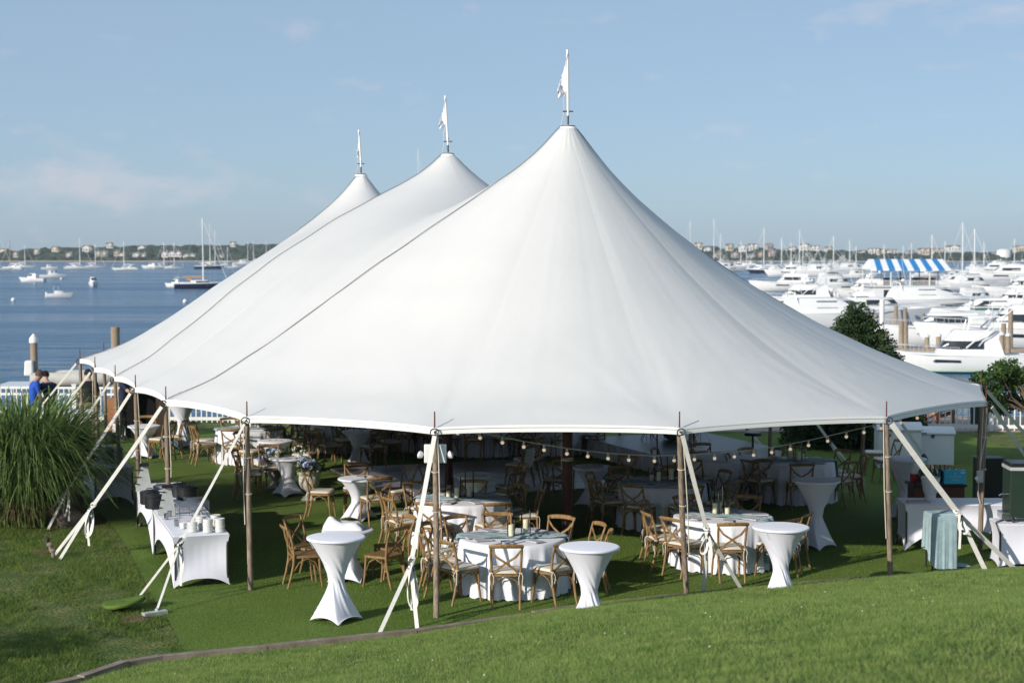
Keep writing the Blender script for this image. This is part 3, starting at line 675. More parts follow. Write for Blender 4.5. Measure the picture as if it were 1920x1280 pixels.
def chair(x, y, face, label, group, bare=False, tilt=None):
    'face: direction the sitter looks, radians from +x'
    o = place(CHAIR2 if bare else CHAIR, (x, y, .008), face-math.pi/2, label, 'chair', group); CHN[0] += 1
    return o
def spandex_table(h, twist, rt=.385, rw=.10, rf=.36, seed=0):
    t = empty('cocktail_table', (0, 0, 0)); rn = random.Random(seed)
    MB().lathe([(.001, h), (rt-.02, h), (rt-.006, h-.004), (rt, h-.012), (rt, h-.026), (rt-.004, h-.034)], 48, cap=False).build('table_top', 'spandex', t, smooth=50)
    b = MB(); zw = .46*h; nz, na = 46, 112
    def sk(u, v):
        z = (h-.032)*(1-v); a = u*2*math.pi
        if z > zw:
            q = (z-zw)/(h-zw); r = rw+(rt-.006-rw)*q**1.55
            tw = twist*(1-q)**2; fold = (1-q)**2.2*.10
        else:
            q = (zw-z)/zw; am = a-twist-.5*twist*q
            dia = 1/(abs(math.cos(am))+abs(math.sin(am))); sh = 1+(dia**1.25-1)*q**.8
            r = (rw+(rf-rw)*q**1.25)*sh; tw = twist*(1+.5*q); fold = (1-q)**1.4*.10
            z = max(z, .01)+(.085*(1-dia**4)*q**6 if q > .3 else 0)
        f = fold*(math.sin(9*(a-tw*1.8)+6*(z/h))*.7+math.sin(15*(a-tw*1.5)+1.3+4*z/h)*.5)*(.55+.45*math.sin(a-tw+.6))
        r *= 1+f
        return (r*math.cos(a), r*math.sin(a), z)
    b.grid(sk, na, nz, wrap=True); b.build('stretch_cover', 'spandex', t, smooth=180)
    MB().tube([(0, 0, .0), (0, 0, h-.03)], .03, 8).build('pedestal', 'black_metal', t)
    MB().tube([(rt+.0005, 0, h-.02), (rt*.93, 0, h-.055), (rt*.80, 0, h*.87)], .0022, 4).build('cover_seam', 'hem', t)
    return t
TALL = spandex_table(1.11, .85, seed=1); LOW = spandex_table(.755, .8, rt=.38, rw=.125, seed=2)
def make_round(rad=.752, h=.76, seed=0):
    t = empty('round_table', (0, 0, 0))
    MB().lathe([(.001, h-.035), (rad-.01, h-.035), (rad-.008, h-.012), (.001, h-.012)], 40, cap=False).build('tabletop', 'bar_brown', t)
    for a in range(4): MB().tube([(.45*math.cos(a*1.571+.78), .45*math.sin(a*1.571+.78), 0), (.42*math.cos(a*1.571+.78), .42*math.sin(a*1.571+.78), h-.035)], .018, 6).build('leg', 'iron', t)
    return t
def cloth_mesh(seed, rad=.752, h=.762):
    rn = np.random.default_rng(seed); ph = rn.uniform(0, 6.28, 6); n1 = int(rn.integers(17, 22))
    b = MB(); rows = [(0, h), (.3, h), (rad-.04, h+.001), (rad-.008, h-.002), (rad+.006, h-.012)]
    na = 200
    def fn(u, v):
        a = u*2*math.pi; k = v*16
        if k <= 4:
            i = min(3, int(k)); f = k-i; r = rows[i][0]*(1-f)+rows[i+1][0]*f; z = rows[i][1]*(1-f)+rows[i+1][1]*f
            return (max(r, .001)*math.cos(a), max(r, .001)*math.sin(a), z)
        q = (k-4)/12; z = (h-.012)*(1-q)+.012*q
        w = math.sin(n1*a+ph[0]+.9*math.sin(3*a+ph[1]))
        w2 = math.sin((n1*2+3)*a+ph[2])
        r = rad+.006+.035*q**.8+(.042*w+.014*w2)*q**.75*(1+.35*math.sin(2*a+ph[3]))
        return (r*math.cos(a), r*math.sin(a), z+(.012*w2*(q > .98)))
    b.grid(fn, na, 17, wrap=True)
    return b
RT = make_round(); 
def runner(name, c, rz, wid=.36, half=.77, drop=(.0, .45), seed=0, label='', m='gauze'):
    rn = random.Random(seed); b = MB(); L = 2*half; ph = [rn.uniform(0, 6) for _ in range(6)]
    def fn(u, v):
        s = -half-drop[0]+u*(L+drop[0]+drop[1]); y = (v-.5)*wid*(1+.18*math.sin(3*s+ph[0]))+.05*math.sin(2.4*s+ph[1])
        cr_ = .016*abs(math.sin(v*13+3*s+ph[2]))+.020*abs(math.sin(7*s+5*v+ph[3]))*(.4+.6*math.sin(v*math.pi))
        ee = math.sqrt(max(.02, half**2-y*y)); ov = abs(s)-ee
        if ov > 0:
            dd = ov; rr = ee+.035+.02*math.sin(v*17+ph[4])*min(1, dd*4)+.035*min(1, dd*2)
            return (math.copysign(rr, s), y*(1+.3*min(dd, .4)), .768+.01-dd)
        return (s, y, .7655+cr_)
    b.grid(fn, 64, 18); o = b.build(name, m, loc=c, smooth=180); o.rotation_euler = (0, 0, rz)
    md = o.modifiers.new('s', 'SOLIDIFY'); md.thickness = .0035; md.offset = 1
    return tag(o, label, 'table runner')
# glassware prototypes
def make_vase(rad, hh):
    b = MB(); b.lathe([(.001, .0), (rad, .0), (rad, hh), (rad-.004, hh), (rad-.004, .008), (.001, .008)], 28, cap=False)
    return b.build('hurricane_vase', 'glass', smooth=40)
VASES = {k_: make_vase(*k_) for k_ in ((.055, .24), (.07, .34), (.075, .42))}
def make_candle(rad, hh):
    b = MB(); b.lathe([(.001, 0), (rad, 0), (rad, hh-.004), (rad-.005, hh), (rad*.6, hh-.004), (.001, hh-.006)], 22, cap=False); b.tube([(0, 0, hh-.006), (.002, 0, hh+.012)], .0018, 4); return b.build('pillar_candle', 'wax', smooth=40)
CANDS = {k_: make_candle(*k_) for k_ in ((.036, .10), (.038, .16), (.04, .20))}
def make_napkin():
    b = MB()
    for i in range(3):
        z = .001+i*.005; s = 1-.02*i
        b.add([(-.13*s, -.075*s, z), (.13*s, -.07*s, z+.002), (.128*s, .075*s, z+.004), (-.125*s, .072*s, z), (-.13*s, -.075*s, z+.004), (.13*s, -.07*s, z+.009), (.128*s, .075*s, z+.007), (-.125*s, .072*s, z+.005)], [(3, 2, 1, 0), (4, 5, 6, 7), (0, 1, 5, 4), (1, 2, 6, 5), (2, 3, 7, 6), (3, 0, 4, 7)])
    o = b.build('folded_napkin', 'napkin'); return o
NAPK = make_napkin()
def make_goblet():
    b = MB(); b.lathe([(.001, 0), (.034, 0), (.034, .003), (.005, .008), (.004, .09), (.02, .11), (.038, .15), (.036, .21), (.034, .21), (.036, .15), (.018, .112), (.001, .105)], 16, cap=False); return b.build('wine_glass', 'glass', smooth=50)
GOB = make_goblet()
def make_flute():
    b = MB(); b.lathe([(.001, 0), (.03, 0), (.004, .006), (.004, .08), (.018, .10), (.024, .16), (.021, .225), (.0195, .225), (.022, .16), (.001, .1)], 14, cap=False); return b.build('champagne_flute', 'glass', smooth=50)
FLU = make_flute()

# ------------------------------------------------------------------ dining tables with their settings
RC = {}
def dining(key, px, py, where, angles, vases, rrot, seed, nap=8, rdist=1.03, drop=(.02, .5)):
    c = gp(px, py, .76); x, y = c.x, c.y; RC[key] = (x, y)
    place(RT, (x, y, .008), random.uniform(0, 1), f'round banquet table hidden under its cloth {where}', 'table', 'round dining tables')
    o = cloth_mesh(seed).build('tablecloth', 'linen_white', loc=(x, y, .010), smooth=180)
    tag(o, f'floor-length white tablecloth on the round table {where}', 'tablecloth', 'white round tablecloths')
    if vases is not None:
        runner('table_runner', (x, y, .010), rrot, seed=seed, drop=drop, label=f'crumpled dusty blue gauze runner on the round table {where}')
        for i, (dx, dy, vk, ck) in enumerate(vases):
            d_ = ['short', 'medium', 'tall'][{.24: 0, .34: 1, .42: 2}[vk[1]]]
            place(VASES[vk], (x+dx, y+dy, .795), 0, f'{d_} clear glass candle cylinder on the round table {where}', 'vase', 'glass candle cylinders')
            place(CANDS[ck], (x+dx, y+dy, .804), random.uniform(0, 6), f'cream candle inside the {d_} glass cylinder on the table {where}', 'candle', 'pillar candles')
        for i in range(nap):
            a = angles[i % len(angles)] if i < len(angles) else random.uniform(0, 6.28); a = R(a)+random.uniform(-.08, .08); r_ = .56
            place(NAPK, (x+r_*math.cos(a), y+r_*math.sin(a), .782), a+random.uniform(-.35, .35), f'folded grey cloth napkin on the round table {where}', 'napkin', f'napkins on the table {where}')
    for a in angles:
        ar = R(a); rd = rdist+random.uniform(-.04, .07)
        chair(x+rd*math.cos(ar), y+rd*math.sin(ar), ar+math.pi+random.uniform(-.14, .14), f'cross-back chair with cream cushion, {side(a)} of the table {where}', f'chairs around the table {where}')
    return x, y
S_, Md, Tl = (.055, .24), (.07, .34), (.075, .42); c1, c2, c3 = (.036, .10), (.038, .16), (.04, .20)
dining('R1', 961, 1007, 'by the emergency light pole', [-95, -58, -133, -165, 160, 128, 100, 55, 18, -8], [(-.02, -.12, S_, c2), (.19, .1, Md, c3)], .05, 11, nap=10)
dining('R2', 1356, 968, 'behind the knotted strap pole', [-93, -132, -160, -52, -22, 66, 108, 150], [(-.12, .05, Md, c2), (-.05, .15, Tl, c2), (.06, -.02, S_, c1)], R(-35), 12, nap=9, drop=(.02, .62))
dining('R3', 866, 936, 'between café tables and dance floor', [-112, -62, -150, 172, 130, 82, 42, 5], [(-.22, .0, S_, c1), (-.08, -.05, Md, c2), (.12, .05, Tl, c2)], R(-12), 13, nap=8)
dining('R4', 1490, 865, 'near the white storage chests', [-95, -140, -45, -5, 35, 80, 125, 172], [(-.08, .02, Md, c3), (.06, -.08, Md, c2), (.16, .05, S_, c1)], R(8), 14)
dining('R5', 1243, 905, 'shaded before the skirted stage', [-118, -75, -160, 165, 120, 75, 30, -30], [(-.2, .0, S_, c1), (-.08, -.06, S_, c2), (.15, .06, Tl, c3)], R(5), 15)
dining('R6', 468, 804, 'near the sunny far fence', [-150, -100, -55, 175, 120, 60, 10], [(-.18, 0, Md, c2), (.02, .02, Md, c3), (.2, .05, S_, c2)], R(20), 16)
dining('R7', 640, 786, 'behind the two flower urns', [-130, -80, -30, 20, 70, 160], None, 0, 17)
dining('R8', 905, 792, 'beyond the dance floor', [-140, -100, -60, -20, 40, 150], None, 0, 18)
dining('R9', 1352, 858, 'right beside the drum kit', [-120, -60, 160, 100, 20], None, 0, 19)
dining('R10', 790, 784, 'by the second mast', [-110, -70, -20, 170], None, 0, 20)
dining('R11', 1035, 790, 'at the stage\'s water end', [-120, -80, -20, 180], None, 0, 21)
# ------------------------------------------------------------------ cocktail and café tables
CT = {}
def ctable(key, px, py, tall, label, rz=None):
    p = gp(px, py, 1.11 if tall else .755); CT[key] = p
    place(TALL if tall else LOW, (p.x, p.y, .008), random.uniform(0, 6.28) if rz is None else rz, label, 'table', 'tall stretch-covered tables' if tall else 'low stretch-covered tables')
    return p
ctable('T1', 630, 1006, 1, 'tall white stretch-covered cocktail table standing out in the sun beside bare-seated chairs', 3.6)
ctable('T2', 1105, 1024, 1, 'tall white stretch-covered cocktail table with narrow twisted waist in front of the candle table', 3.3)
ctable('T3', 1464, 987, 1, 'tall white stretch-covered cocktail table crossed by a strap shadow', 4.0)
ctable('T4', 1531, 900, 1, 'tall white stretch-covered cocktail table in shade before the three-candle table', 5.0)
ctable('T12', 1697, 859, 1, 'tall white stretch-covered cocktail table with a small black cup beside the white chests', 2.0)
ctable('T8', 341, 755, 1, 'tall white stretch-covered cocktail table against the harbour fence')
ctable('T10', 145, 770, 1, 'tall white stretch-covered cocktail table behind the ornamental grass')
ctable('T1b', 652, 993, 0, 'low white stretch-covered table heaped with folded white linens', 1.0)
ctable('T5', 673, 896, 0, 'low white stretch-covered table half in sunlight with four chairs', .6)
ctable('T6', 540, 858, 0, 'low white stretch-covered table with flowers and champagne flutes', .3)
ctable('T7', 672, 808, 0, 'low white stretch-covered table with three upturned glasses in shade')
ctable('T9', 270, 798, 0, 'low white stretch-covered table by the black-fronted bar')
ctable('T11', 890, 890, 0, 'low white stretch-covered table at the edge of the dance floor')
ctable('T13', 516, 826, 0, 'low white stretch-covered table with four upturned wine glasses')
ctable('T14', 1110, 875, 0, 'low white stretch-covered table beside the front mast with grey napkins')
def ring(key, angs, label, group, rd=.62, bare=False, off=(0, 0)):
    p = CT[key]
    for a in angs:
        ar = R(a); chair(p.x+rd*math.cos(ar)+off[0], p.y+rd*math.sin(ar)+off[1], ar+math.pi+random.uniform(-.2, .2), f'{label}, {side(a)}', group, bare)
ring('T1b', [-150, 155, -35, 25], 'bare-seated cross-back wooden chair beside the table heaped with linens', 'chairs round the linen table', rd=.68, bare=True)
ring('T5', [165, 100, -62, 25], 'cross-back wooden chair with cream cushion at the low half-sunlit table', 'chairs round the half-sunlit table', rd=.72)
ring('T6', [-150, 172, 120], 'cross-back wooden chair with cream cushion by the flute-laden flower table', 'chairs round the flower table', rd=.8)
ring('T7', [-140, -60, 20, 120], 'cross-back wooden chair with cream cushion at the shaded table of three glasses', 'chairs round the three-glass table', rd=.75)
ring('T9', [100, -40, 10], 'cross-back wooden chair by the small table near the black-fronted bar', 'chairs round the bar-side table', rd=.62)
ring('T13', [150, 40, -20], 'cross-back wooden chair with cream cushion at the table of four wine glasses', 'chairs round the four-glass table', rd=.68)
ring('T11', [30, -40, 160], 'cross-back wooden chair with cream cushion beside the dance floor table', 'chairs round the dance floor table', rd=.72)
ring('T14', [-60, 160, 40], 'cross-back wooden chair with cream cushion at the table by the front mast', 'chairs round the mast table', rd=.72)
for x, y, f in ((1052, 945, 100), (985, 905, 200), (1300, 885, -60), (1660, 905, 190), (1640, 890, 170), (560, 800, -60), (740, 845, 210), (800, 850, 240), (610, 845, -20), (700, 830, -70), (570, 835, 30)):
    p = gp(x, y); chair(p.x, p.y, R(f), 'spare cross-back chair with cream cushion standing loose in the shade of the tent', 'loose chairs under the tent')
# cloth thrown over a chair by the dance floor
p = gp(972, 915); chair(p.x, p.y, R(150), 'cross-back chair with a cream cloth thrown over its back by the dance floor', None)
b = MB(); b.grid(lambda u, v: ((u-.5)*.40+.02*math.sin(v*6), -.235-.03*math.sin(math.pi*u)+(-.055 if v < .5 else .0)+(.14*abs(v-.5)), .925-abs(v-.52)*.95+.01*math.sin(u*9)), 12, 16)
o = b.build('thrown_cloth', 'cushion', loc=(p.x, p.y, .01), smooth=180); o.rotation_euler = (0, 0, R(60)); tag(o, 'cream cloth draped over a chair back by the dance floor', 'cloth')
# linens heaped on T1b
p = CT['T1b']
b = MB()
def heap(u, v):
    x = (u-.5)*.58; y = (v-.5)*.34; e = min(1, 6*min(u, 1-u))*min(1, 6*min(v, 1-v))
    z = .10+.08*math.exp(-((x+.16)/.12)**2-((y+.02)/.12)**2)+.007*math.sin(x*23+y*15)+.006*math.sin(y*41-x*13)
    return (x+.015*math.sin(v*9), y, z*e**.5+.003)
b.grid(heap, 40, 22); tag(b.build('folded_linens', 'linen_white', loc=(p.x-.07, p.y+.02, .763), smooth=180), 'crumpled heap of folded white linens on the low table', 'linens')
def put(proto, p, dx, dy, z, label, cat, group=None, rz=None): return place(proto, (p.x+dx, p.y+dy, z), random.uniform(0, 6) if rz is None else rz, label, cat, group)
for i in range(4): put(GOB, CT['T13'], -.12+.13*i, .05*math.sin(i*2)+.02, .764, 'wine glass on the low table behind the flower table', 'glass', 'wine glasses on the four-glass table')
for i in range(3): put(GOB, CT['T7'], -.1+.16*i, .04*math.sin(i*2), .764, 'wine glass on the shaded low table of three glasses', 'glass', 'wine glasses on the three-glass table')
for i in range(3): put(FLU, CT['T6'], -.02+.11*i, .05*math.cos(i*3), .764, 'empty champagne flute on the flower table', 'glass', 'flutes on the flower table')
put(NAPK, CT['T6'], .06, -.18, .766, 'folded grey napkin lying on the flower table', 'napkin')
put(NAPK, CT['T5'], .02, .1, .766, 'folded grey napkin on the half-sunlit table', 'napkin')
for i in range(3): put(NAPK, CT['T14'], -.15+.15*i, .05*math.sin(i*2), .766, 'grey napkin lying on the low table beside the front mast', 'napkin', 'napkins on the mast table')
tag(MB().lathe([(.03, 0), (.036, .07), (.033, .07), (.028, .006)], 14).build('small_cup', 'black_metal', loc=(CT['T12'].x+.12, CT['T12'].y-.1, 1.119)), 'small black cup on the tall table beside the white chests', 'cup')
# ------------------------------------------------------------------ flowers and urns
mat('petal_white', (.78, .76, .68), .7, (.7, .66, .55), 12); mat('petal_blue', (.30, .38, .62), .7, (.45, .52, .72), 14); mat('petal_peach', (.75, .55, .42), .7, (.8, .65, .52), 14)
def flowers(parent, c, rad, n, seed, cols=('petal_white', 'petal_blue', 'petal_white', 'petal_peach'), green=220, flat=.7):
    rn = random.Random(seed)
    b = MB()
    for i in range(green):
        a, e = rn.uniform(0, 6.28), rn.uniform(-.25, 1.2); r_ = rad*rn.uniform(.5, 1.25); d = Vector((math.cos(a)*math.cos(e), math.sin(a)*math.cos(e), math.sin(e)*flat))
        q = Vector(c)+d*r_; s = rn.uniform(.025, .05); t1 = d.orthogonal().normalized()*s*.4; t2 = (d+Vector((rn.uniform(-.8, .8), rn.uniform(-.8, .8), rn.uniform(-.9, .4)))).normalized()*s
        b.add([q-t2, q+t1, q+t2, q-t1], [(0, 1, 2, 3)])
    b.build('foliage', 'leaf', parent)
    for i in range(n):
        a, e = rn.uniform(0, 6.28), rn.uniform(.0, 1.3); d = Vector((math.cos(a)*math.cos(e), math.sin(a)*math.cos(e), math.sin(e)*flat)); q = Vector(c)+d*rad*rn.uniform(.75, 1.0)
        m_ = rn.choice(cols); s = rn.uniform(.04, .06) if m_ != 'petal_blue' else rn.uniform(.075, .10)
        b = MB()
        for k_ in range(26 if m_ == 'petal_blue' else 14):
            dd = Vector((rn.gauss(0, 1), rn.gauss(0, 1), rn.gauss(0, 1))).normalized(); o1 = dd.orthogonal().normalized(); o2 = dd.cross(o1); pz = q+dd*s*rn.uniform(.6, 1); w_ = s*.42
            b.add([pz+o1*w_, pz+o2*w_+dd*w_*.3, pz-o1*w_, pz-o2*w_+dd*w_*.3], [(0, 1, 2, 3)])
        b.ball(q, s*.72, 7, 5); b.build('bloom', m_, parent)
def urn(px, py, label, seed):
    p = gp(px, py); t = empty('stone_urn', (p.x, p.y, .008), 0, label, 'urn', 'stone urns of flowers')
    b = MB().box((0, 0, .02), (.27, .27, .04)); b.lathe([(.12, .04), (.125, .06), (.06, .10), (.05, .14), (.075, .17), (.10, .185), (.165, .24), (.20, .32), (.205, .42), (.195, .47), (.215, .50), (.245, .53), (.25, .55), (.225, .56), (.19, .53)], 26); b.build('urn_body', 'stone_urn', t, smooth=35)
    f = empty('flower_arrangement', (p.x, p.y, .53), 0, label.replace('pale stone urn holding', 'arrangement of').replace('standing', 'spilling from the urn'), 'flowers', 'urn flowers')
    flowers(f, (0, 0, .06), .27, 16, seed, green=420)
urn(580, 937, 'pale stone urn holding blue hydrangeas and peach roses standing beside the flower table', 5); urn(516, 914, 'pale stone urn holding white blooms standing behind the flower table', 6)
p = CT['T6']
f = empty('table_flowers', (p.x+.22, p.y+.12, .764), 0, 'bushy white and green flower bunch at the far rim of the flower table', 'flowers'); flowers(f, (0, 0, .11), .14, 10, 8, ('petal_white',), 160); MB().lathe([(.05, 0), (.07, .08), (.06, .1)], 12).build('flower_bowl', 'ceramic', f)
f = empty('table_flowers', (p.x-.24, p.y+.05, .764), 0, 'low garland of white blossom trailing over the rim of the flower table', 'flowers'); flowers(f, (0, 0, .03), .13, 7, 9, ('petal_white',), 120)
# ------------------------------------------------------------------ dance floor and stage
df = empty('dance_floor', tc_(11.3, 31, 0), math.atan2(RV.y, RV.x), 'greyish parquet panel dance floor laid on the turf inside the tent', 'dance floor')
pm = None
for i in range(5):
    for j in range(5):
        if pm is None: pm = MB().box((0, 0, .022), (.965, .965, .024)).build('floor_panel', 'floor_panel', df, loc=((i-2)*.975, (j-2)*.975, 0)); o = pm
        else: o = pm.copy(); col.objects.link(o); o.parent = df; o.location = ((i-2)*.975, (j-2)*.975, .0015*((i+j) % 2))
sA, sB = gp(1094, 851), gp(1226, 887); sd = (sB-sA).normalized(); sr = Vector((-sd.y, sd.x, 0)); sL = (sB-sA).length
st = empty('band_stage', (sA.x, sA.y, 0), math.atan2(sd.y, sd.x), 'low band stage with a gathered grey-white skirt under the tent', 'stage')
MB().box((sL/2, 1.6, .37), (sL, 3.2, .06)).build('deck', 'black_metal', st)
b = MB()
def skp(u, v):
    s = u*(sL+6.4)-3.2; off = .03*math.sin(u*150)+.015*math.sin(u*67); z = .40*(1-v)+.008*v
    if s < 0: return (-.02-off*(.3+v), -s, z)
    if s > sL: return (sL+.02+off*(.3+v), s-sL, z)
    return (s, -.02-off*(.3+v), z)
b.grid(skp, 420, 4); b.build('stage_skirt', 'skirt', st, smooth=180)
for i, (x, y) in enumerate(((.3, .4), (sL-.3, .4), (.3, 2.8), (sL-.3, 2.8))): MB().box((x, y, .17), (.06, .06, .34)).build('leg', 'black_metal', st)
def st_pt(x, y, z=.40): v = sA+sd*x+sr*y; return Vector((v.x, v.y, z))
mat('drum', (.05, .05, .055), .3); mat('cymbal', (.45, .36, .15), .3, metal=1); mat('drumskin', (.6, .6, .58), .6)
p = st_pt(1.3, 1.7); dk = empty('drum_kit', p, 0, 'dark drum kit with cymbals standing on the band stage', 'drums')
b = MB(); b.lathe([(.26, -.2), (.28, -.19), (.28, .19), (.26, .2)], 22, Matrix.Translation((0, 0, .285)) @ Matrix.Rotation(R(90), 4, 'X')); b.build('bass_drum', 'drum', dk, smooth=40)
for x, y, r_, z in ((-.2, -.05, .15, .62), (.2, -.05, .16, .6), (.5, .2, .2, .36), (-.5, .2, .17, .45)):
    b = MB(); b.lathe([(r_, 0), (r_, .16), (r_-.01, .17)], 18, Matrix.Translation((x, y, z))); b.build('tom_drum', 'drum', dk, smooth=40)
    MB().tube([(x, y+.02, 0), (x, y+.02, z)], .012, 6).build('drum_stand', 'chrome', dk)
for x, y, z in ((-.62, -.1, 1.0), (.65, -.05, 1.05), (-.35, .3, .85)):
    b = MB(); b.lathe([(.001, .03), (.05, .02), (.22, 0), (.001, .025)], 20, Matrix.Translation((x, y, z)) @ Matrix.Rotation(.25, 4, 'X'), cap=False); b.build('cymbal', 'cymbal', dk, smooth=50)
    b = MB().tube([(x, y, .0), (x, y, z)], .010, 6)
    for k_ in range(3): b.tube([(x, y, .3), (x+.24*math.cos(k_*2.1), y+.24*math.sin(k_*2.1), 0)], .009, 5)
    b.build('cymbal_stand', 'chrome', dk)
for i, (px, py, h_) in enumerate(((1232, 905, 1.45), (1300, 880, 1.2))):
    p = gp(px, py); b = empty('music_stand', (p.x, p.y, .008), .3*i, ['grey speaker head on a thin tripod beside the stage', 'black folding music stand beside the drum kit'][i], ['speaker', 'music stand'][i])
    q = MB().tube([(0, 0, .1), (0, 0, h_)], .014, 8)
    for k_ in range(3): q.tube([(0, 0, .45), (.3*math.cos(k_*2.1), .3*math.sin(k_*2.1), 0)], .011, 6)
    q.build('tripod', 'black_metal', b)
    if i == 0: MB().box((0, 0, h_+.2), (.13, .13, .42)).build('speaker_box', 'brushed', b, bevel=.01)
    else: MB().box((0, 0, 0), (.48, .012, .33), T=Matrix.Translation((0, 0, h_)) @ Matrix.Rotation(-.4, 4, 'X')).build('desk', 'black_metal', b)
p = gp(1411, 878); b = empty('bar_stool', (p.x, p.y, .008), 0, 'round black-topped stool standing before the sunlit lawn', 'stool')
MB().lathe([(.12, .72), (.19, .73), (.2, .77), (.18, .80), (.001, .81)], 22).build('seat', 'black_metal', b, smooth=40)
q = MB().tube([(0, 0, .03), (0, 0, .73)], .025, 8); q.build('post', 'black_metal', b); MB().lathe([(.21, 0), (.21, .015), (.03, .04)], 20).build('base', 'black_metal', b)

# ================================================================== buffet on the left
def rect_cover(name, L, W, h, parent, arch=(.30, .10), pull=.05, corner=.03):
    'stretch cover on a rectangular table: hem arches between the four feet'
    b = MB(); b.box((0, 0, h-.012), (L, W, .024)); b.build('table_top', 'spandex', parent, bevel=.01)
    b = MB()
    for sx, sy, ln, ar, ax in ((0, -1, L, arch[0], 0), (0, 1, L, arch[0], 0), (-1, 0, W, arch[1], 1), (1, 0, W, arch[1], 1)):
        def fn(u, v, sx=sx, sy=sy, ln=ln, ar=ar, ax=ax):
            q = 2*u-1; zb = ar*(1-abs(q)**2.6)+.006; z = (h-.02)*(1-v)+zb*v
            pl = pull*(1-q*q)*math.sin(math.pi*min(1, v*1.1))+.003*math.sin(u*40)*v*(1-v)
            cp_ = .04*math.sin(math.pi*v)**.8; s = q*(ln/2-cp_); o = (W/2 if ax == 0 else L/2)-pl-cp_+.004
            return (s, sy*o, z) if ax == 0 else (sx*o, s, z)
        b.grid(fn, 36, 14)
    b.build('stretch_cover', 'spandex', parent, smooth=60)
    for x in (-1, 1):
        for y in (-1, 1): MB().tube([(x*(L/2-.03), y*(W/2-.03), 0), (x*(L/2-.03), y*(W/2-.03), h-.03)], .016, 6).build('leg', 'iron', parent)
TZ = .768
nr, fr_ = gp(378, 1003, .76), gp(297, 905, .76); ax_ = (nr-fr_); ax_.z = 0; Lb = ax_.length; ax_.normalize(); rt_ = Vector((-ax_.y, ax_.x, 0)); BRZ = math.atan2(ax_.y, ax_.x)
bc = (nr+fr_)/2
for i, lab in ((0, 'long white stretch-covered buffet table under the black pots'), (1, 'long white stretch-covered buffet table under the plate stacks and wire racks')):
    c = fr_.lerp(nr, .25+.5*i); t = empty('buffet_table', (c.x, c.y, .008), BRZ, lab, 'table', 'white buffet tables'); rect_cover('b', Lb/2-.02, .80, .755, t, arch=(.42, .12))
def bp_(s, o, z=TZ):      # s: metres from the near end, o: metres to the right of the centre line
    v = nr-ax_*s+rt_*o; return Vector((v.x, v.y, z))
def bpx(px, py): # on the buffet top through a photo pixel
    return gp(px, py, TZ)
def plate_stack(p, n, label, r=.085, m='ceramic', group='stacked white cups and plates', hgt=.02):
    t = empty('plate_stack', p, 0, label, 'plates', group); pm = None
    for i in range(n):
        if pm is None: pm = MB().lathe([(.001, .002), (r*.9, 0), (r*.93, hgt*.3), (r*.985, hgt*.55), (r, hgt*.85), (r*.98, hgt*1.02), (r*.9, hgt*.9), (.001, hgt*.8)], 24, cap=False).build('plate', m, t, smooth=40); o = pm
        else: o = pm.copy(); col.objects.link(o); o.parent = t
        o.location = (random.uniform(-.003, .003), random.uniform(-.003, .003), i*hgt); o.rotation_euler = (0, 0, i)
    return t
for i, (px, py, n) in enumerate(((361, 996, 6), (390, 997, 8), (412, 996, 8), (376, 991, 8), (404, 989, 8))):
    plate_stack(bpx(px, py), n, 'short stack of white soup plates at the sunny end of the buffet', r=.075, hgt=.024)
p = bpx(343, 990); t = empty('mug', p, 2.6, 'white handled mug at the corner of the buffet', 'mug')
MB().lathe([(.001, 0), (.036, 0), (.04, .085), (.037, .085), (.033, .008)], 18).build('cup', 'ceramic', t, smooth=40); MB().tube([(.038+.03*math.sin(a), 0, .043+.026*math.cos(a)) for a in np.linspace(.2, 2.94, 9)], .005, 6).build('handle', 'ceramic', t)
for i, (px, py) in enumerate(((312, 973), (318, 968), (331, 985))):
    p = bpx(px, py); b = MB(); b.lathe([(.03, 0), (.033, .005), (.033, .085), (.036, .09), (.03, .088), (.028, .01)], 16)
    tag(b.build('fuel_can', 'chrome', loc=p, smooth=40), 'small shiny chafing fuel can on the buffet beside the wire racks', 'can', 'fuel cans on the buffet')
for i, (px, py, lab) in enumerate(((352, 972, 'stack of nested chrome wire chafing racks, nearer the white plates'), (368, 962, 'stack of nested chrome wire chafing racks, nearer the black pots'))):
    p = bpx(px, py); t = empty('wire_rack', p, BRZ+.05*i, lab, 'wire rack', 'chafing racks')
    for k_ in range(6):
        b = MB(); z = .10+.024*k_
        for x in (-.27, .27):
            for y in (-.15, .15): b.tube([(x, y, max(0, z-.12)), (x, y, z)], .004, 5)
        for y in (-.15, .15): b.tube([(-.27, y, z), (.27, y, z)], .0045, 5)
        for x in np.linspace(-.27, .27, 13 if k_ == 5 else 5): b.tube([(x, -.15, z), (x, .15, z)], .0038, 5)
        b.build('rack_frame', 'chrome', t)
for i, (px, py, lab) in enumerate(((281, 944, 'round black lidded pot on the buffet, standing next to the nearer steel panel'), (291, 952, 'round black lidded pot with a dented rim at the buffet edge'), (351, 935, 'large black pot at the back of the buffet behind the racks'), (338, 930, 'black pot tucked behind the largest pot on the buffet'))):
    p = bpx(px, py); r_ = (.155, .16, .18, .16)[i]; t = empty('black_pot', p, i, lab, 'pot', 'black pots on the buffet')
    MB().lathe([(r_*.9, 0), (r_, .015), (r_, .17), (r_*1.04, .175), (r_*1.04, .185)], 26).build('pot_body', 'black_metal', t, smooth=40)
    MB().lathe([(r_*1.03, .187), (r_*.95, .205), (r_*.4, .225), (.001, .228)], 26, cap=False).build('lid', 'black_metal', t, smooth=40)
    MB().tube([(-.05, 0, .225), (-.04, 0, .25), (.04, 0, .25), (.05, 0, .225)], .008, 6).build('handle', 'black_metal', t)
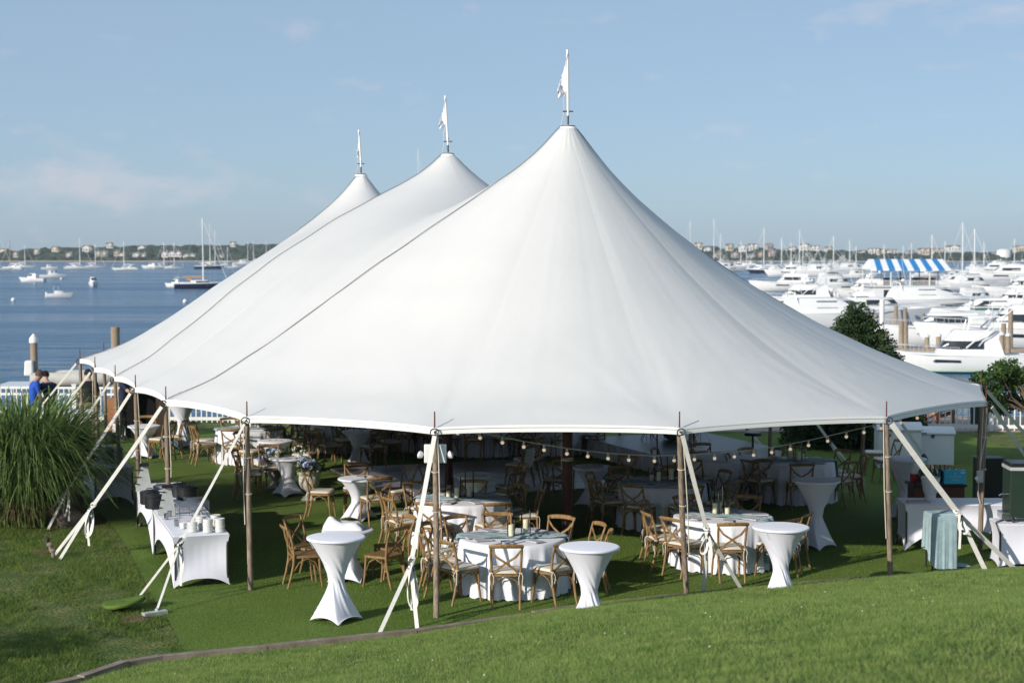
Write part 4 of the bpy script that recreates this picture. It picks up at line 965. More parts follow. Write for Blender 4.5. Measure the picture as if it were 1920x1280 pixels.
for i, (px, py, lab) in enumerate(((313, 965, 'tapered brushed steel display panel with hooks beside the wire racks'), (270, 920, 'tapered brushed steel display panel with hooks at the far end of the buffet'))):
    p = bpx(px, py); t = empty('display_riser', p, BRZ-1.62, lab, 'riser', 'steel display risers')
    P_ = [(-.14, 0), (.14, 0), (.05, .40), (.02, .44), (-.06, .44)]
    b = MB(); n_ = len(P_); b.add([(x, -.006, z) for x, z in P_]+[(x, .006, z) for x, z in P_], [tuple(range(n_)), tuple(range(n_, 2*n_))[::-1]]+[(i_, n_+i_, n_+(i_+1) % n_, (i_+1) % n_) for i_ in range(n_)]); b.build('panel', 'brushed', t)
    for z in (.36, .24, .12): MB().box((.17-z*.22, .0, z), (.13, .05, .012)).build('shelf_hook', 'black_metal', t)
    MB().box((0, .03, .45), (.16, .10, .05)).build('cap_clip', 'black_metal', t, bevel=.01)
p = bpx(320, 915); t = empty('steel_tray', p, BRZ+1.2, 'long shallow stainless steel tray lying across the buffet', 'tray'); b = MB(); b.box((0, 0, .03), (.52, .30, .06), top=(1.06, 1.08)); b.build('tray_body', 'steel', t, bevel=.01)
# table with plate crates behind the grass
p = gp(200, 868, .76); t = empty('service_table', (p.x, p.y, .008), BRZ+.1, 'white stretch-covered service table carrying stacks of grey plates', 'table'); rect_cover('b', 1.5, .75, .755, t, arch=(.35, .2))
for i, (dx, dy, n) in enumerate(((.0, -.1, 17), (.2, .0, 15), (-.12, .12, 15))):
    plate_stack(Vector((p.x+dx, p.y+dy, TZ)), n, 'tall stack of grey metal plates on the service table', r=.125, m='steel', group='grey plate stacks')
# ------------------------------------------------------------------ bar on the far left
def counter(p, rz, w_, d_, h_, m1, m2, lab, front=True):
    t = empty('portable_bar', p, rz, lab, 'bar')
    MB().box((0, 0, h_+.02), (w_+.08, d_+.06, .04)).build('counter_top', 'black_metal', t, bevel=.008)
    MB().box((0, -d_/2+.015, h_/2), (w_, .03, h_)).build('front_panel', m2, t)
    for s in (-1, 1): MB().box((s*(w_/2-.017), .02, h_/2), (.03, d_-.05, h_-.002)).build('side_panel', m1, t)
    for z in (.1, h_*.55): MB().box((0, .05, z), (w_-.08, d_-.12, .02)).build('shelf', m1, t)
    return t
p = gp(262, 822); counter((p.x, p.y+.3, .008), -.25, 1.05, .6, 1.12, 'bar_wood', 'matte_black', 'portable bar with black front and red-brown wooden side by the fence')
p2_ = gp(222, 806); MB().box((0, 0, .43), (.48, .5, .86)).build('storage_cabinet', 'bar_wood', loc=(p2_.x, p2_.y, .008), bevel=.008); tag(col.objects[-1], 'red-brown wooden cabinet standing beside the black-fronted bar', 'cabinet')
for i, (px, py) in enumerate(((218, 822), (230, 822))):
    p = gp(px, py); t = empty('paper_carton', (p.x, p.y, .008), .1*i, 'tall white carton with a violet band before the wooden cabinet', 'carton', 'white cartons by the bar')
    MB().box((0, 0, .22), (.15, .15, .44)).build('box', 'white_plastic', t); mat('violet', (.2, .12, .35), .6) if 'violet' not in MATS else 0; MB().box((0, 0, .41), (.154, .154, .03)).build('band', 'violet', t)
p = gp(208, 832); tag(MB().lathe([(.13, 0), (.16, .28), (.15, .28), (.12, .02)], 20).build('black_bucket', 'black_metal', loc=(p.x, p.y, .008), smooth=40), 'round black bucket on the grass below the cabinet', 'bucket')
# ------------------------------------------------------------------ service bar on the right
p = gp(1797, 941, .76); t = empty('bar_table', (p.x, p.y+.1, .008), -.02, 'long white stretch-covered bar table beside the green machine', 'table'); rect_cover('b', 1.83, .74, .755, t, arch=(.34, .2)); BT = Vector((p.x, p.y+.1, TZ))
p = Vector((7.30, 28.3, 0)); counter((p.x, p.y, .008), .03, .85, .5, .80, 'bar_brown', 'bar_brown', 'dark brown back bar carrying bottles and the blue beer carton'); BB = Vector((p.x, p.y, .85))
mat('bottle_dark', (.012, .02, .014), .15, spec=.6); mat('bottle_green', (.02, .07, .05), .15, spec=.6); mat('foil_red', (.35, .02, .03), .4); mat('foil_gold', (.5, .35, .12), .35, metal=.6)
def bottle(p, m, foil, lab, grp, s=1.0):
    t = empty('bottle', p, 0, lab, 'bottle', grp); t.scale = (s,)*3
    MB().lathe([(.001, 0), (.036, 0), (.038, .01), (.038, .17), (.03, .205), (.014, .235), (.013, .25)], 14).build('glass_body', m, t, smooth=40)
    MB().lathe([(.0145, .245), (.0145, .305), (.015, .31), (.001, .311)], 12, cap=False).build('foil_cap', foil, t, smooth=40)
for i in range(6): bottle(Vector((BB.x-.30+.085*i, BB.y+.03*(i % 2)-.12, 0.860)), 'bottle_dark', 'foil_red', 'dark wine bottle with red foil on the brown back bar', 'red-foiled bottles')
for i in range(4): bottle(Vector((BB.x-.27+.09*i, BB.y-.21, 0.860)), 'bottle_green', 'black_metal', 'green glass bottle in front of the red-foiled ones', 'green bottles', .85)
# blue beer carton with printed front
mat('carton_blue', (.05, .42, .60), .5, (.06, .46, .64), 5); mat('carton_print', (.42, .68, .76), .6)
cx = gp(1792, 882, 1.2); t = empty('beer_carton', (BB.x+.26, BB.y-.13, 0.860), .04, 'bright blue printed beer carton full of dark bottles on the back bar', 'carton')
MB().box((0, 0, .115), (.38, .24, .23)).build('carton_box', 'carton_blue', t)
def text(s, size, loc, parent, m, name='print', ext=.0006, rot=(R(90), 0, 0)):
    c = bpy.data.curves.new(name, 'FONT'); c.body = s; c.size = size; c.align_x = 'CENTER'; c.align_y = 'CENTER'; c.extrude = ext
    o = bpy.data.objects.new(name, c); col.objects.link(o); dg = bpy.context.evaluated_depsgraph_get(); me = bpy.data.meshes.new_from_object(o.evaluated_get(dg)); bpy.data.objects.remove(o)
    me.materials.clear(); me.materials.append(MATS[m]); q = bpy.data.objects.new(name, me); col.objects.link(q); q.parent = parent; q.location = loc; q.rotation_euler = rot
    return q
text('A', .055, (0, -.1212, .175), t, 'carton_print'); text('ALLAGASH', .04, (0, -.1212, .128), t, 'carton_print'); text('WHITE', .04, (0, -.1212, .068), t, 'carton_print')
MB().box((.13, -.1214, .19), (.07, .001, .03)).build('print', 'carton_print', t)
for i in range(6): bottle(Vector((BB.x+.13+.055*i, BB.y-.13+.05*(i % 2), .868)), 'bottle_dark', 'foil_gold', 'brown beer bottle standing in the blue carton', 'bottles in the blue carton', .95)
t = empty('drink_jug', (BB.x-.33, BB.y+.12, 0.860), 0, 'translucent jug half full of red drink beside the bottles', 'jug'); mat('red_drink', (.45, .04, .03), .3)
MB().lathe([(.08, 0), (.085, .02), (.085, .13)], 18).build('drink', 'red_drink', t, smooth=40); MB().lathe([(.085, .131), (.085, .2), (.06, .25), (.03, .27), (.03, .30)], 18).build('jug_top', 'white_plastic', t, smooth=40)
t = empty('ice_bucket', (BT.x-.42, BT.y+.05, TZ), 0, 'frosted clear ice bucket standing on stacked plastic cups', 'bucket'); mat('frosted', (.62, .65, .66), .45, spec=.4)
MB().lathe([(.09, 0), (.09, .11)], 20).build('cup_stack', 'frosted', t, smooth=40); MB().lathe([(.10, .112), (.115, .14), (.155, .38), (.15, .38), (.11, .15)], 22).build('bucket', 'frosted', t, smooth=40)
t = MB().box((0, 0, .008), (.36, .2, .014)); mat('menu_pink', (.55, .42, .42), .7); tag(t.build('menu_stack', 'menu_pink', loc=(BT.x-.66, BT.y-.14, TZ)), 'flat pinkish stack of cards at the corner of the bar table', 'cards')
# teal cloth over a folding stand
p = gp(1766, 1068); t = empty('tray_stand', (p.x, p.y+.12, .008), .12, 'dark folding tray stand hidden under the dusty blue cloth', 'stand')
for s in (-1, 1):
    for y in (-.13, .13): MB().tube([(s*.17, y, 0), (s*.16, y, .84)], .014, 6).build('leg', 'black_metal', t)
MB().box((0, 0, .845), (.38, .32, .02)).build('tray_top', 'black_metal', t)
b = MB()
def drape(u, v):
    a = u*2*math.pi; ca, sa = math.cos(a), math.sin(a); k_ = max(abs(ca)/.20, abs(sa)/.18); x, y = ca/k_, sa/k_
    if v < .25: q = v/.25; return (x*q, y*q, .862+.006*math.sin(9*x*q+5*y))
    q = (v-.25)/.75; low = .02+.30*max(0, math.sin(a-1.2))**2; z = .86*(1-q)+low*q
    f = 1.02+.05*q+(.05*math.sin(a*11)+.03*math.sin(a*23+1))*q
    return (x*f, y*f, z)
b.grid(drape, 96, 22, wrap=True); o = b.build('draped_cloth', 'gauze', loc=(p.x, p.y+.12, .008), smooth=180); o.rotation_euler = (0, 0, .12); tag(o, 'dusty blue gauze cloth draped over the stand in front of the bar table', 'cloth')
b = MB(); b.grid(lambda u, v: ((u-.5)*.34, (v-.5)*.22, .012+.05*abs(math.sin(u*7+v*5))*math.sin(math.pi*u)*math.sin(math.pi*v)), 26, 18); tag(b.build('fallen_cloth', 'gauze', loc=(p.x+.32, p.y+.25, .01), smooth=180), 'crumpled end of blue gauze lying on the turf beside the stand', 'cloth')
# green machine on a clothed cart
p = gp(1898, 1064); t = empty('clothed_cart', (p.x+.28, p.y+.3, .008), -.05, 'small table under a white cloth below the green machine', 'table'); rect_cover('b', .95, .62, .66, t, arch=(.05, .05), pull=.02)
mat('machine_green', (.016, .032, .022), .45, (.02, .037, .026), 6)
t = empty('green_machine', (p.x+.36, p.y+.32, .675), -.05, 'dark green boxy drinks machine with pale louvres and black lid', 'machine')
MB().box((0, 0, .44), (.74, .5, .72)).build('cabinet', 'machine_green', t, bevel=.01); MB().box((0, 0, .83), (.76, .52, .05)).build('trim_band', 'brushed', t); MB().box((0, 0, .885), (.74, .5, .06)).build('lid', 'black_metal', t, bevel=.01)
for i in range(9): MB().box((-.02, -.252, .16+.024*i), (.26, .008, .011)).build('louvre', 'white_plastic', t)
b = MB().tube([(-.37, -.1, .42), (-.47, -.1, .42), (-.5, -.1, .40)], .02, 8); b.build('tap', 'chrome', t); MB().box((-.42, -.05, .10), (.12, .3, .10)).build('drip_tray', 'steel', t, bevel=.005)
for x in (-.3, .3):
    for y in (-.18, .18): MB().tube([(x, y, 0), (x, y, .08)], .02, 6).build('foot', 'black_metal', t)
p = gp(1868, 965); tag(MB().box((0, 0, .5), (.5, .4, 1.0)).build('equipment_case', 'black_metal', loc=(p.x, p.y+.5, .008), bevel=.02), 'tall black equipment case standing behind the bar table', 'case')
# control box strapped to the right corner pole
p = bases['e'].lerp(tops['e'], .55); t = empty('switch_box', (p.x-.07, p.y-.06, p.z-.1), 0, 'grey switch box with dangling cables strapped to the corner pole', 'switch box'); MB().box((0, 0, 0), (.10, .07, .19)).build('housing', 'brushed', t, bevel=.01); MB().lathe([(.03, 0), (.03, .02)], 12, Matrix.Translation((-.06, -.03, -.02)) @ Matrix.Rotation(R(90), 4, 'X')).build('dial', 'white_plastic', t)
MB().tube([(0, 0, .1), (.03, -.02, .4), (.08, 0, .62), (.10, .03, .95)], .006, 5).build('cable', 'socket', t); MB().tube([(-.02, 0, -.09), (-.03, -.02, -.3), (.01, 0, -.42)], .006, 5).build('cable', 'socket', t)
# white storage chests
def chest(px, py, w_, h_, lab, rz):
    p = gp(px, py); t = empty('storage_chest', (p.x, p.y+.4, 0), rz, lab, 'chest', 'white storage chests')
    MB().box((0, 0, h_*.42), (w_, .75, h_*.84)).build('chest_body', 'white_plastic', t, bevel=.02)
    b = MB(); b.grid(lambda u, v: ((u-.5)*(w_+.06), (v-.5)*.82, h_*.86+.14*h_*math.sin(math.pi*min(1, max(0, v)))**.6), 3, 14); b.box((0, 0, h_*.855), (w_+.06, .82, .03)); b.build('lid', 'white_plastic', t, smooth=50)
    MB().box((0, -.385, h_*.78), (.07, .02, .07)).build('latch', 'iron', t)
    text('Suncast', .09, (-.2, -.30, h_*.935), t, 'iron', 'lettering', rot=(R(35), 0, 0)) if False else None
    MB().box((-.22, -.425, h_*.865), (.16, .004, .02)).build('lid_mark', 'iron', t)
chest(1690, 878, .95, 1.0, 'taller white plastic storage chest with arched lid on the lawn', -.1); chest(1752, 872, .95, .84, 'lower white plastic storage chest beside the taller one', -.1)

# ================================================================== fence
def fence_line(A, B, lab, h_=.99, name='picket_fence'):
    d = B-A; L_ = d.length; t = empty(name, A, math.atan2(d.y, d.x), lab, 'fence'); n = int(L_/.15); pm = po = None
    for z in (.12, h_-.20, h_-.02): MB().box((L_/2, 0, z), (L_, .045, .09 if z < .5 else .06)).build('rail', 'white_paint', t)
    for i in range(n+1):
        x = i*L_/n
        if i % 15 == 0:
            if po is None: po = MB().box((0, 0, h_/2+.03), (.11, .11, h_+.06)).box((0, 0, h_+.075), (.14, .14, .03)).build('post', 'white_paint', t, loc=(x, 0, 0))
            else: o = po.copy(); col.objects.link(o); o.parent = t; o.location = (x, 0, 0)
        else:
            if pm is None: pm = MB().box((0, -.005, h_/2), (.030, .024, h_-.03)).build('picket', 'white_paint', t, loc=(x, 0, 0))
            else: o = pm.copy(); col.objects.link(o); o.parent = t; o.location = (x, 0, 0)
    return t
fence_line(Vector((-14.6, 46.6, 0)), Vector((1.5, 45.8, 0)), 'white picket railing along the sea wall on the harbour side')
fence_line(Vector((1.7, 45.8, 0)), Vector((17.5, 43.6, 0)), 'white picket railing along the lawn on the marina side')
# adirondack chairs and bin beyond the fence on a paved terrace
mat('adirondack', (.34, .12, .05), .6, (.42, .17, .08), 7); mat('paving', (.38, .31, .25), .9, (.46, .38, .31), 1.5); mat('bin_green', (.02, .05, .05), .5)
tag(MB().box((12.5, 46.2, -.02), (15, 4.2, .06)).build('terrace', 'paving'), kind='structure')
def adirondack(x, y, rz, lab):
    t = empty('adirondack_chair', (x, y, .01), rz, lab, 'chair', 'red-brown garden chairs'); 
    for i in range(6): MB().box((0, 0, 0), (.085, .02, .78), T=Matrix.Translation(((i-2.5)*.09, -.28, .62)) @ Matrix.Rotation(-.38, 4, 'X')).build('back_slat', 'adirondack', t)
    for i in range(5): MB().box((0, -.18+i*.10, .28+i*.022), (.54, .085, .02)).build('seat_slat', 'adirondack', t)
    for s in (-1, 1):
        MB().box((s*.31, .0, .55), (.12, .66, .022)).build('arm', 'adirondack', t); MB().box((s*.28, .28, .27), (.03, .09, .54)).build('front_leg', 'adirondack', t); MB().box((0, 0, 0), (.03, .9, .10), T=Matrix.Translation((s*.25, -.05, .2)) @ Matrix.Rotation(.32, 4, 'X')).build('back_leg', 'adirondack', t)
adirondack(10.7, 46.0, 2.7, 'red-brown slatted garden chair on the terrace behind the railing'); adirondack(12.0, 46.3, 3.6, 'red-brown slatted garden chair beside the green bin')
t = empty('litter_bin', (13.0, 45.8, .01), 0, 'dark green litter bin behind the marina railing', 'bin'); MB().lathe([(.24, 0), (.27, .75)], 20).build('bin_body', 'bin_green', t, smooth=40); MB().lathe([(.28, .752), (.28, .79), (.1, .88)], 20).build('lid', 'bin_green', t, smooth=40)

# ================================================================== plants
def ribbons(name, base, n, m, parent, rad, hgt, seed, wid=.016, seg=8, spread=1.5):
    rn = np.random.default_rng(seed); V = []; Fq = []
    a = rn.uniform(0, 2*np.pi, n); rb = rad*np.sqrt(rn.random(n)); h = hgt*rn.uniform(.55, 1.1, n); sp = spread*rn.uniform(.25, 1.15, n); wd = wid*rn.uniform(.7, 1.3, n)
    bx, by = rb*np.cos(a+rn.normal(0, .5, n)), rb*np.sin(a+rn.normal(0, .5, n)); t = np.linspace(0, 1, seg+1)
    droop = rn.uniform(.95, 1.75, n)
    rr = sp[:, None]*(t**1.25)[None, :]; zz_ = h[:, None]*(1.95*t-.98*droop[:, None]*t**2.2)[...]
    zz_ = np.maximum(zz_, .02); ca, sa = np.cos(a)[:, None], np.sin(a)[:, None]
    wob = rn.normal(0, .08, (n, 1))*t[None, :]**2
    cx_, cy_ = bx[:, None]+rr*ca-wob*sa, by[:, None]+rr*sa+wob*ca
    ww = wd[:, None]*(1-t**3)[None, :]*.5+.001; tw = rn.uniform(-.7, .7, (n, 1)); nx_, ny_ = -np.sin(a[:, None]+tw), np.cos(a[:, None]+tw)
    P1 = np.stack([cx_+nx_*ww, cy_+ny_*ww, zz_], -1); P2 = np.stack([cx_-nx_*ww, cy_-ny_*ww, zz_+.15*ww], -1)
    v = np.stack([P1, P2], 2).reshape(n, -1, 3); k_ = 2*(seg+1); off = (np.arange(n)*k_)[:, None, None]
    q = np.array([[2*i, 2*i+1, 2*i+3, 2*i+2] for i in range(seg)])[None]
    o = mesh_np(name, v.reshape(-1, 3), (q+off).reshape(-1, 4), m, parent); return o
gc = gp(36, 980); t = empty('ornamental_grass', (gc.x, gc.y, 0), 0, 'big arching clump of ornamental fountain grass on the left of the tent', 'plant')
tag(ribbons('leaves', gc, 4200, 'reed', t, .6, 2.25, 3, wid=.034, spread=1.7), kind='stuff'); tag(ribbons('upright_leaves', gc, 110, 'reed', t, .4, 2.2, 4, wid=.02, spread=.6), kind='stuff')
mat('dead_leaf', (.17, .12, .06), .9, (.25, .18, .09), 6); tag(ribbons('dry_leaves', gc, 900, 'dead_leaf', t, .6, .75, 5, wid=.016, spread=1.1), kind='stuff')
t = empty('ornamental_grass', (gc.x-1.9, gc.y+.8, 0), 0, 'second arching grass clump cut off by the edge behind the big one', 'plant'); tag(ribbons('leaves', gc, 2200, 'reed', t, .5, 2.1, 6, wid=.032, spread=1.35), kind='stuff')
def rock(px, py, s, lab, seed):
    p = gp(px, py); ib = bmesh.new(); bmesh.ops.create_icosphere(ib, subdivisions=3, radius=1); rn = np.random.default_rng(seed); V = np.array([v.co for v in ib.verts]); Fq = np.array([[v.index for v in f.verts] for f in ib.faces]); ib.free()
    d = 1+.16*np.sin(V @ rn.normal(0, 2, 3)+1)+.10*np.sin(V @ rn.normal(0, 4, 3))+.05*np.sin(V @ rn.normal(0, 9, 3)); V = V*d[:, None]*np.array(s)
    o = mesh_np('boulder', V, Fq, 'boulder', smooth=True); o.location = (p.x, p.y+s[1]*.4, s[2]*.35); tag(o, lab, 'boulder', 'boulders at the foot of the grass')
rock(112, 985, (.34, .28, .24), 'brown rounded boulder at the foot of the ornamental grass', 1); rock(62, 978, (.36, .26, .17), 'flat dark boulder half under the ornamental grass', 2); rock(128, 962, (.22, .3, .42), 'upright dark boulder in the shade of the ornamental grass', 3)
def leafcloud(name, C, n, m, parent, rads, leaf, seed, hollow=.45, tri=False, down=0.0):
    'leaves spread through clumps: C list of (centre, radius)'
    rn = np.random.default_rng(seed); V = []
    for c, r_ in C:
        k_ = max(20, int(n*r_**2)); d = rn.normal(0, 1, (k_, 3)); d /= np.linalg.norm(d, axis=1)[:, None]; q = np.array(c)+d*r_*(hollow+(1-hollow)*rn.random(k_)**.5)[:, None]*np.array(rads)
        e1 = rn.normal(0, 1, (k_, 3)); e1[:, 2] -= down; e1 /= np.linalg.norm(e1, axis=1)[:, None]; e2 = np.cross(e1, d+rn.normal(0, .3, (k_, 3))); e2 /= np.linalg.norm(e2, axis=1)[:, None]+1e-9; s = leaf*rn.uniform(.6, 1.3, (k_, 1))
        V.append(np.stack([q-e1*s, q+e2*s*.45, q+e1*s, q-e2*s*.45], 1))
    V = np.concatenate(V).reshape(-1, 3); o = mesh_np(name, V, np.arange(len(V)).reshape(-1, 4), m, parent); return tag(o, kind='stuff')
# small tree leaning into the right of the frame
mat('bark', (.10, .07, .05), .9, (.16, .12, .09), 9, bump=.5)
tp = gp(1945, 868); t = empty('small_tree', (tp.x, tp.y, 0), 0, 'leafy small tree with reddish-tinged leaves at the railing by the marina', 'tree')
b = MB(); b.tube([(0, 0, -.05), (.05, 0, .6), (-.05, .02, 1.1)], [.09, .07, .055], 8); CL = []
rn = random.Random(4)
for i in range(26):
    a, e = rn.uniform(0, 6.28), rn.uniform(-.25, 1.0); L_ = rn.uniform(.5, 1.45); q = Vector((-.05+L_*math.cos(a)*math.cos(e), L_*math.sin(a)*math.cos(e), 1.35+.85*L_*math.sin(e)))
    b.tube([(-.05, .02, 1.05), Vector((-.05, .02, 1.05)).lerp(q, .5)+Vector((0, 0, .1)), q], [.03, .02, .008], 5); CL.append((tuple(q), rn.uniform(.22, .36)))
for q in ((-1.55, 0, 1.62), (-1.2, .1, 1.5), (-1.35, -.2, 1.9), (-.9, 0, 2.1)): CL.append((q, .25)); b.tube([(-.05, .02, 1.05), (-.6, 0, 1.5), q], [.03, .015, .006], 5)
b.build('trunk', 'bark', t, smooth=60); leafcloud('crown', CL, 7000, 'leaf', t, (1.15, 1.15, .95), .05, 9, hollow=.15)
# spruce
sp_ = Vector((8.60, 41.2, 0)); t = empty('spruce_tree', sp_, 0, 'dark green conical spruce standing between the tent and the marina railing', 'tree'); rn = np.random.default_rng(11)
MB().tube([(0, 0, -.05), (0, 0, 2.0), (.02, 0, 3.3)], [.10, .07, .012], 8).build('trunk', 'bark', t)
V = []
for lv in np.arange(.25, 3.42, .085):
    rl = 2.0*(1-(lv/3.6)**1.5)*(1 if lv > .5 else .8); nb_ = max(4, int(17*rl+3))
    for k_ in range(nb_):
        a = rn.uniform(0, 6.28); L_ = rl*rn.uniform(.72, 1.12); m_ = int(max(16, 110*L_)); s = rn.random(m_)**.7
        z = lv+.18*s*L_-.30*(s*L_)**2+.1*s**3; x, y = s*L_*math.cos(a), s*L_*math.sin(a); q = np.stack([x, y, z], -1)+rn.normal(0, .03, (m_, 3))*(.4+s[:, None])
        e1 = np.array([math.cos(a), math.sin(a), .25])+rn.normal(0, .65, (m_, 3)); e1 /= np.linalg.norm(e1, axis=1)[:, None]; e2 = np.cross(e1, rn.normal(0, 1, (m_, 3))); e2 /= np.linalg.norm(e2, axis=1)[:, None]+1e-9; sz = rn.uniform(.07, .13, (m_, 1))
        V.append(np.stack([q, q+e1*sz+e2*sz*.22, q+e1*sz-e2*sz*.22], 1))
V = np.concatenate(V).reshape(-1, 3); tag(mesh_np('crown', V, np.arange(len(V)).reshape(-1, 3), 'needle', t), kind='stuff')
# shrub just outside the frame whose shadow lies on the lawn
t = empty('shrub', (-8.3, 17.6, 0), 0, 'leafy shrub beside the lawn that throws a long shadow over the grass', 'shrub'); MB().tube([(0, 0, -.03), (0, 0, .7)], [.05, .03], 6).build('stem', 'bark', t); leafcloud('crown', [((rn.normal(0, .3), rn.normal(0, .3), rn.uniform(.3, 1.35)), .4) for _ in range(12)], 1500, 'leaf', t, (1, 1, .9), .05, 21, hollow=.2)

# ================================================================== boats
mat('gelcoat', (.80, .80, .79), .3, (.76, .76, .75), .8, spec=.5); mat('navy_hull', (.012, .02, .055), .3); mat('dark_window', (.02, .027, .035), .12, spec=.7); mat('teak', (.32, .2, .11), .7); mat('boot_red', (.14, .03, .03), .6); mat('boot_green', (.12, .38, .28), .5)
mat('canvas_navy', (.015, .025, .07), .8); mat('canvas_green', (.01, .10, .08), .7); mat('canvas_tan', (.45, .26, .13), .8); mat('alu', (.68, .69, .70), .35, metal=.5); mat('clear_vinyl', (.55, .60, .62), .3); mat('tender_grey', (.36, .37, .38), .6)
def hull_mesh(L, B, fb, bow=1.25, m=14, flare=.78, z0=-.25):
    'sections from stern (x=-L/2) to bow (x=L/2)'
    V = []; Fq = []
    for i in range(m+1):
        s = i/m; x = -L/2+L*s; w_ = B/2*(1-max(0, (s-.42)/.58)**2.2)*(.93+.07*min(1, s*4)); zt = fb*(1+(bow-1)*s**2)
        rake = .10*L*max(0, s-.72)/.28
        row = [(x+rake, w_, zt), (x+rake*.55, w_*(flare+.16), zt*.5), (x-rake*.1, w_*flare*(1-.25*s), .02), (x-rake*.5, w_*.35, z0)]
        V += row+[(a, -b, c) for a, b, c in row[::-1]]
    for i in range(m):
        for j in range(7): Fq.append((i*8+j, i*8+j+1, (i+1)*8+j+1, (i+1)*8+j))
        Fq.append((i*8+7, i*8, (i+1)*8, (i+1)*8+7))
    Fq.append(tuple(range(8))); return V, Fq
def house(L, x0, x1, w0, w1, z0, h, rakef, raker, b=None, tb=.8, n=8):
    'lofted cabin: rounded top, raked ends'
    b = b or MB(); V = []
    for z, f, sx in ((z0, 1, 0), (z0+h*.55, .96, .5), (z0+h*.9, tb+.08, .85), (z0+h, tb, 1)):
        pts = [(x0+raker*sx, w0/2*f), (x0+raker*sx, -w0/2*f), ((x0+x1)/2, -max(w0, w1)/2*f), (x1-rakef*sx-(x1-x0)*.12, -w1/2*f), (x1-rakef*sx, -w1/4*f), (x1-rakef*sx, w1/4*f), (x1-rakef*sx-(x1-x0)*.12, w1/2*f), ((x0+x1)/2, max(w0, w1)/2*f)]
        V += [(x, y, z) for x, y in pts]
    Fq = [(k*8+j, k*8+(j+1) % 8, (k+1)*8+(j+1) % 8, (k+1)*8+j) for k in range(3) for j in range(8)]+[tuple(range(24, 32))]
    b.add(V, [f[::-1] for f in Fq]); return b
def band(L, x0, x1, w0, w1, z0, h, rakef, raker, tb, za, zb, out=.02):
    'window band wrapped round a house between heights za and zb (0..1 of h)'
    b = MB(); rows = []
    for q in (za, zb):
        f = np.interp(q, [0, .55, .9, 1], [1, .96, tb+.08, tb]); sx = np.interp(q, [0, .55, .9, 1], [0, .5, .85, 1]); z = z0+h*q
        e = out
        rows.append([((x0+x1)/2-.2*(x1-x0), -(max(w0, w1)/2*f+e), z), ((x0+x1)/2, -(max(w0, w1)/2*f+e), z), (x1-rakef*sx-(x1-x0)*.12, -(w1/2*f+e), z), (x1-rakef*sx+e, -w1/4*f, z), (x1-rakef*sx+e, w1/4*f, z), (x1-rakef*sx-(x1-x0)*.12, w1/2*f+e, z), ((x0+x1)/2, max(w0, w1)/2*f+e, z), ((x0+x1)/2-.2*(x1-x0), max(w0, w1)/2*f+e, z)])
    b.add(rows[0]+rows[1], [(j, j+1, 8+j+1, 8+j) for j in range(7)]); return b
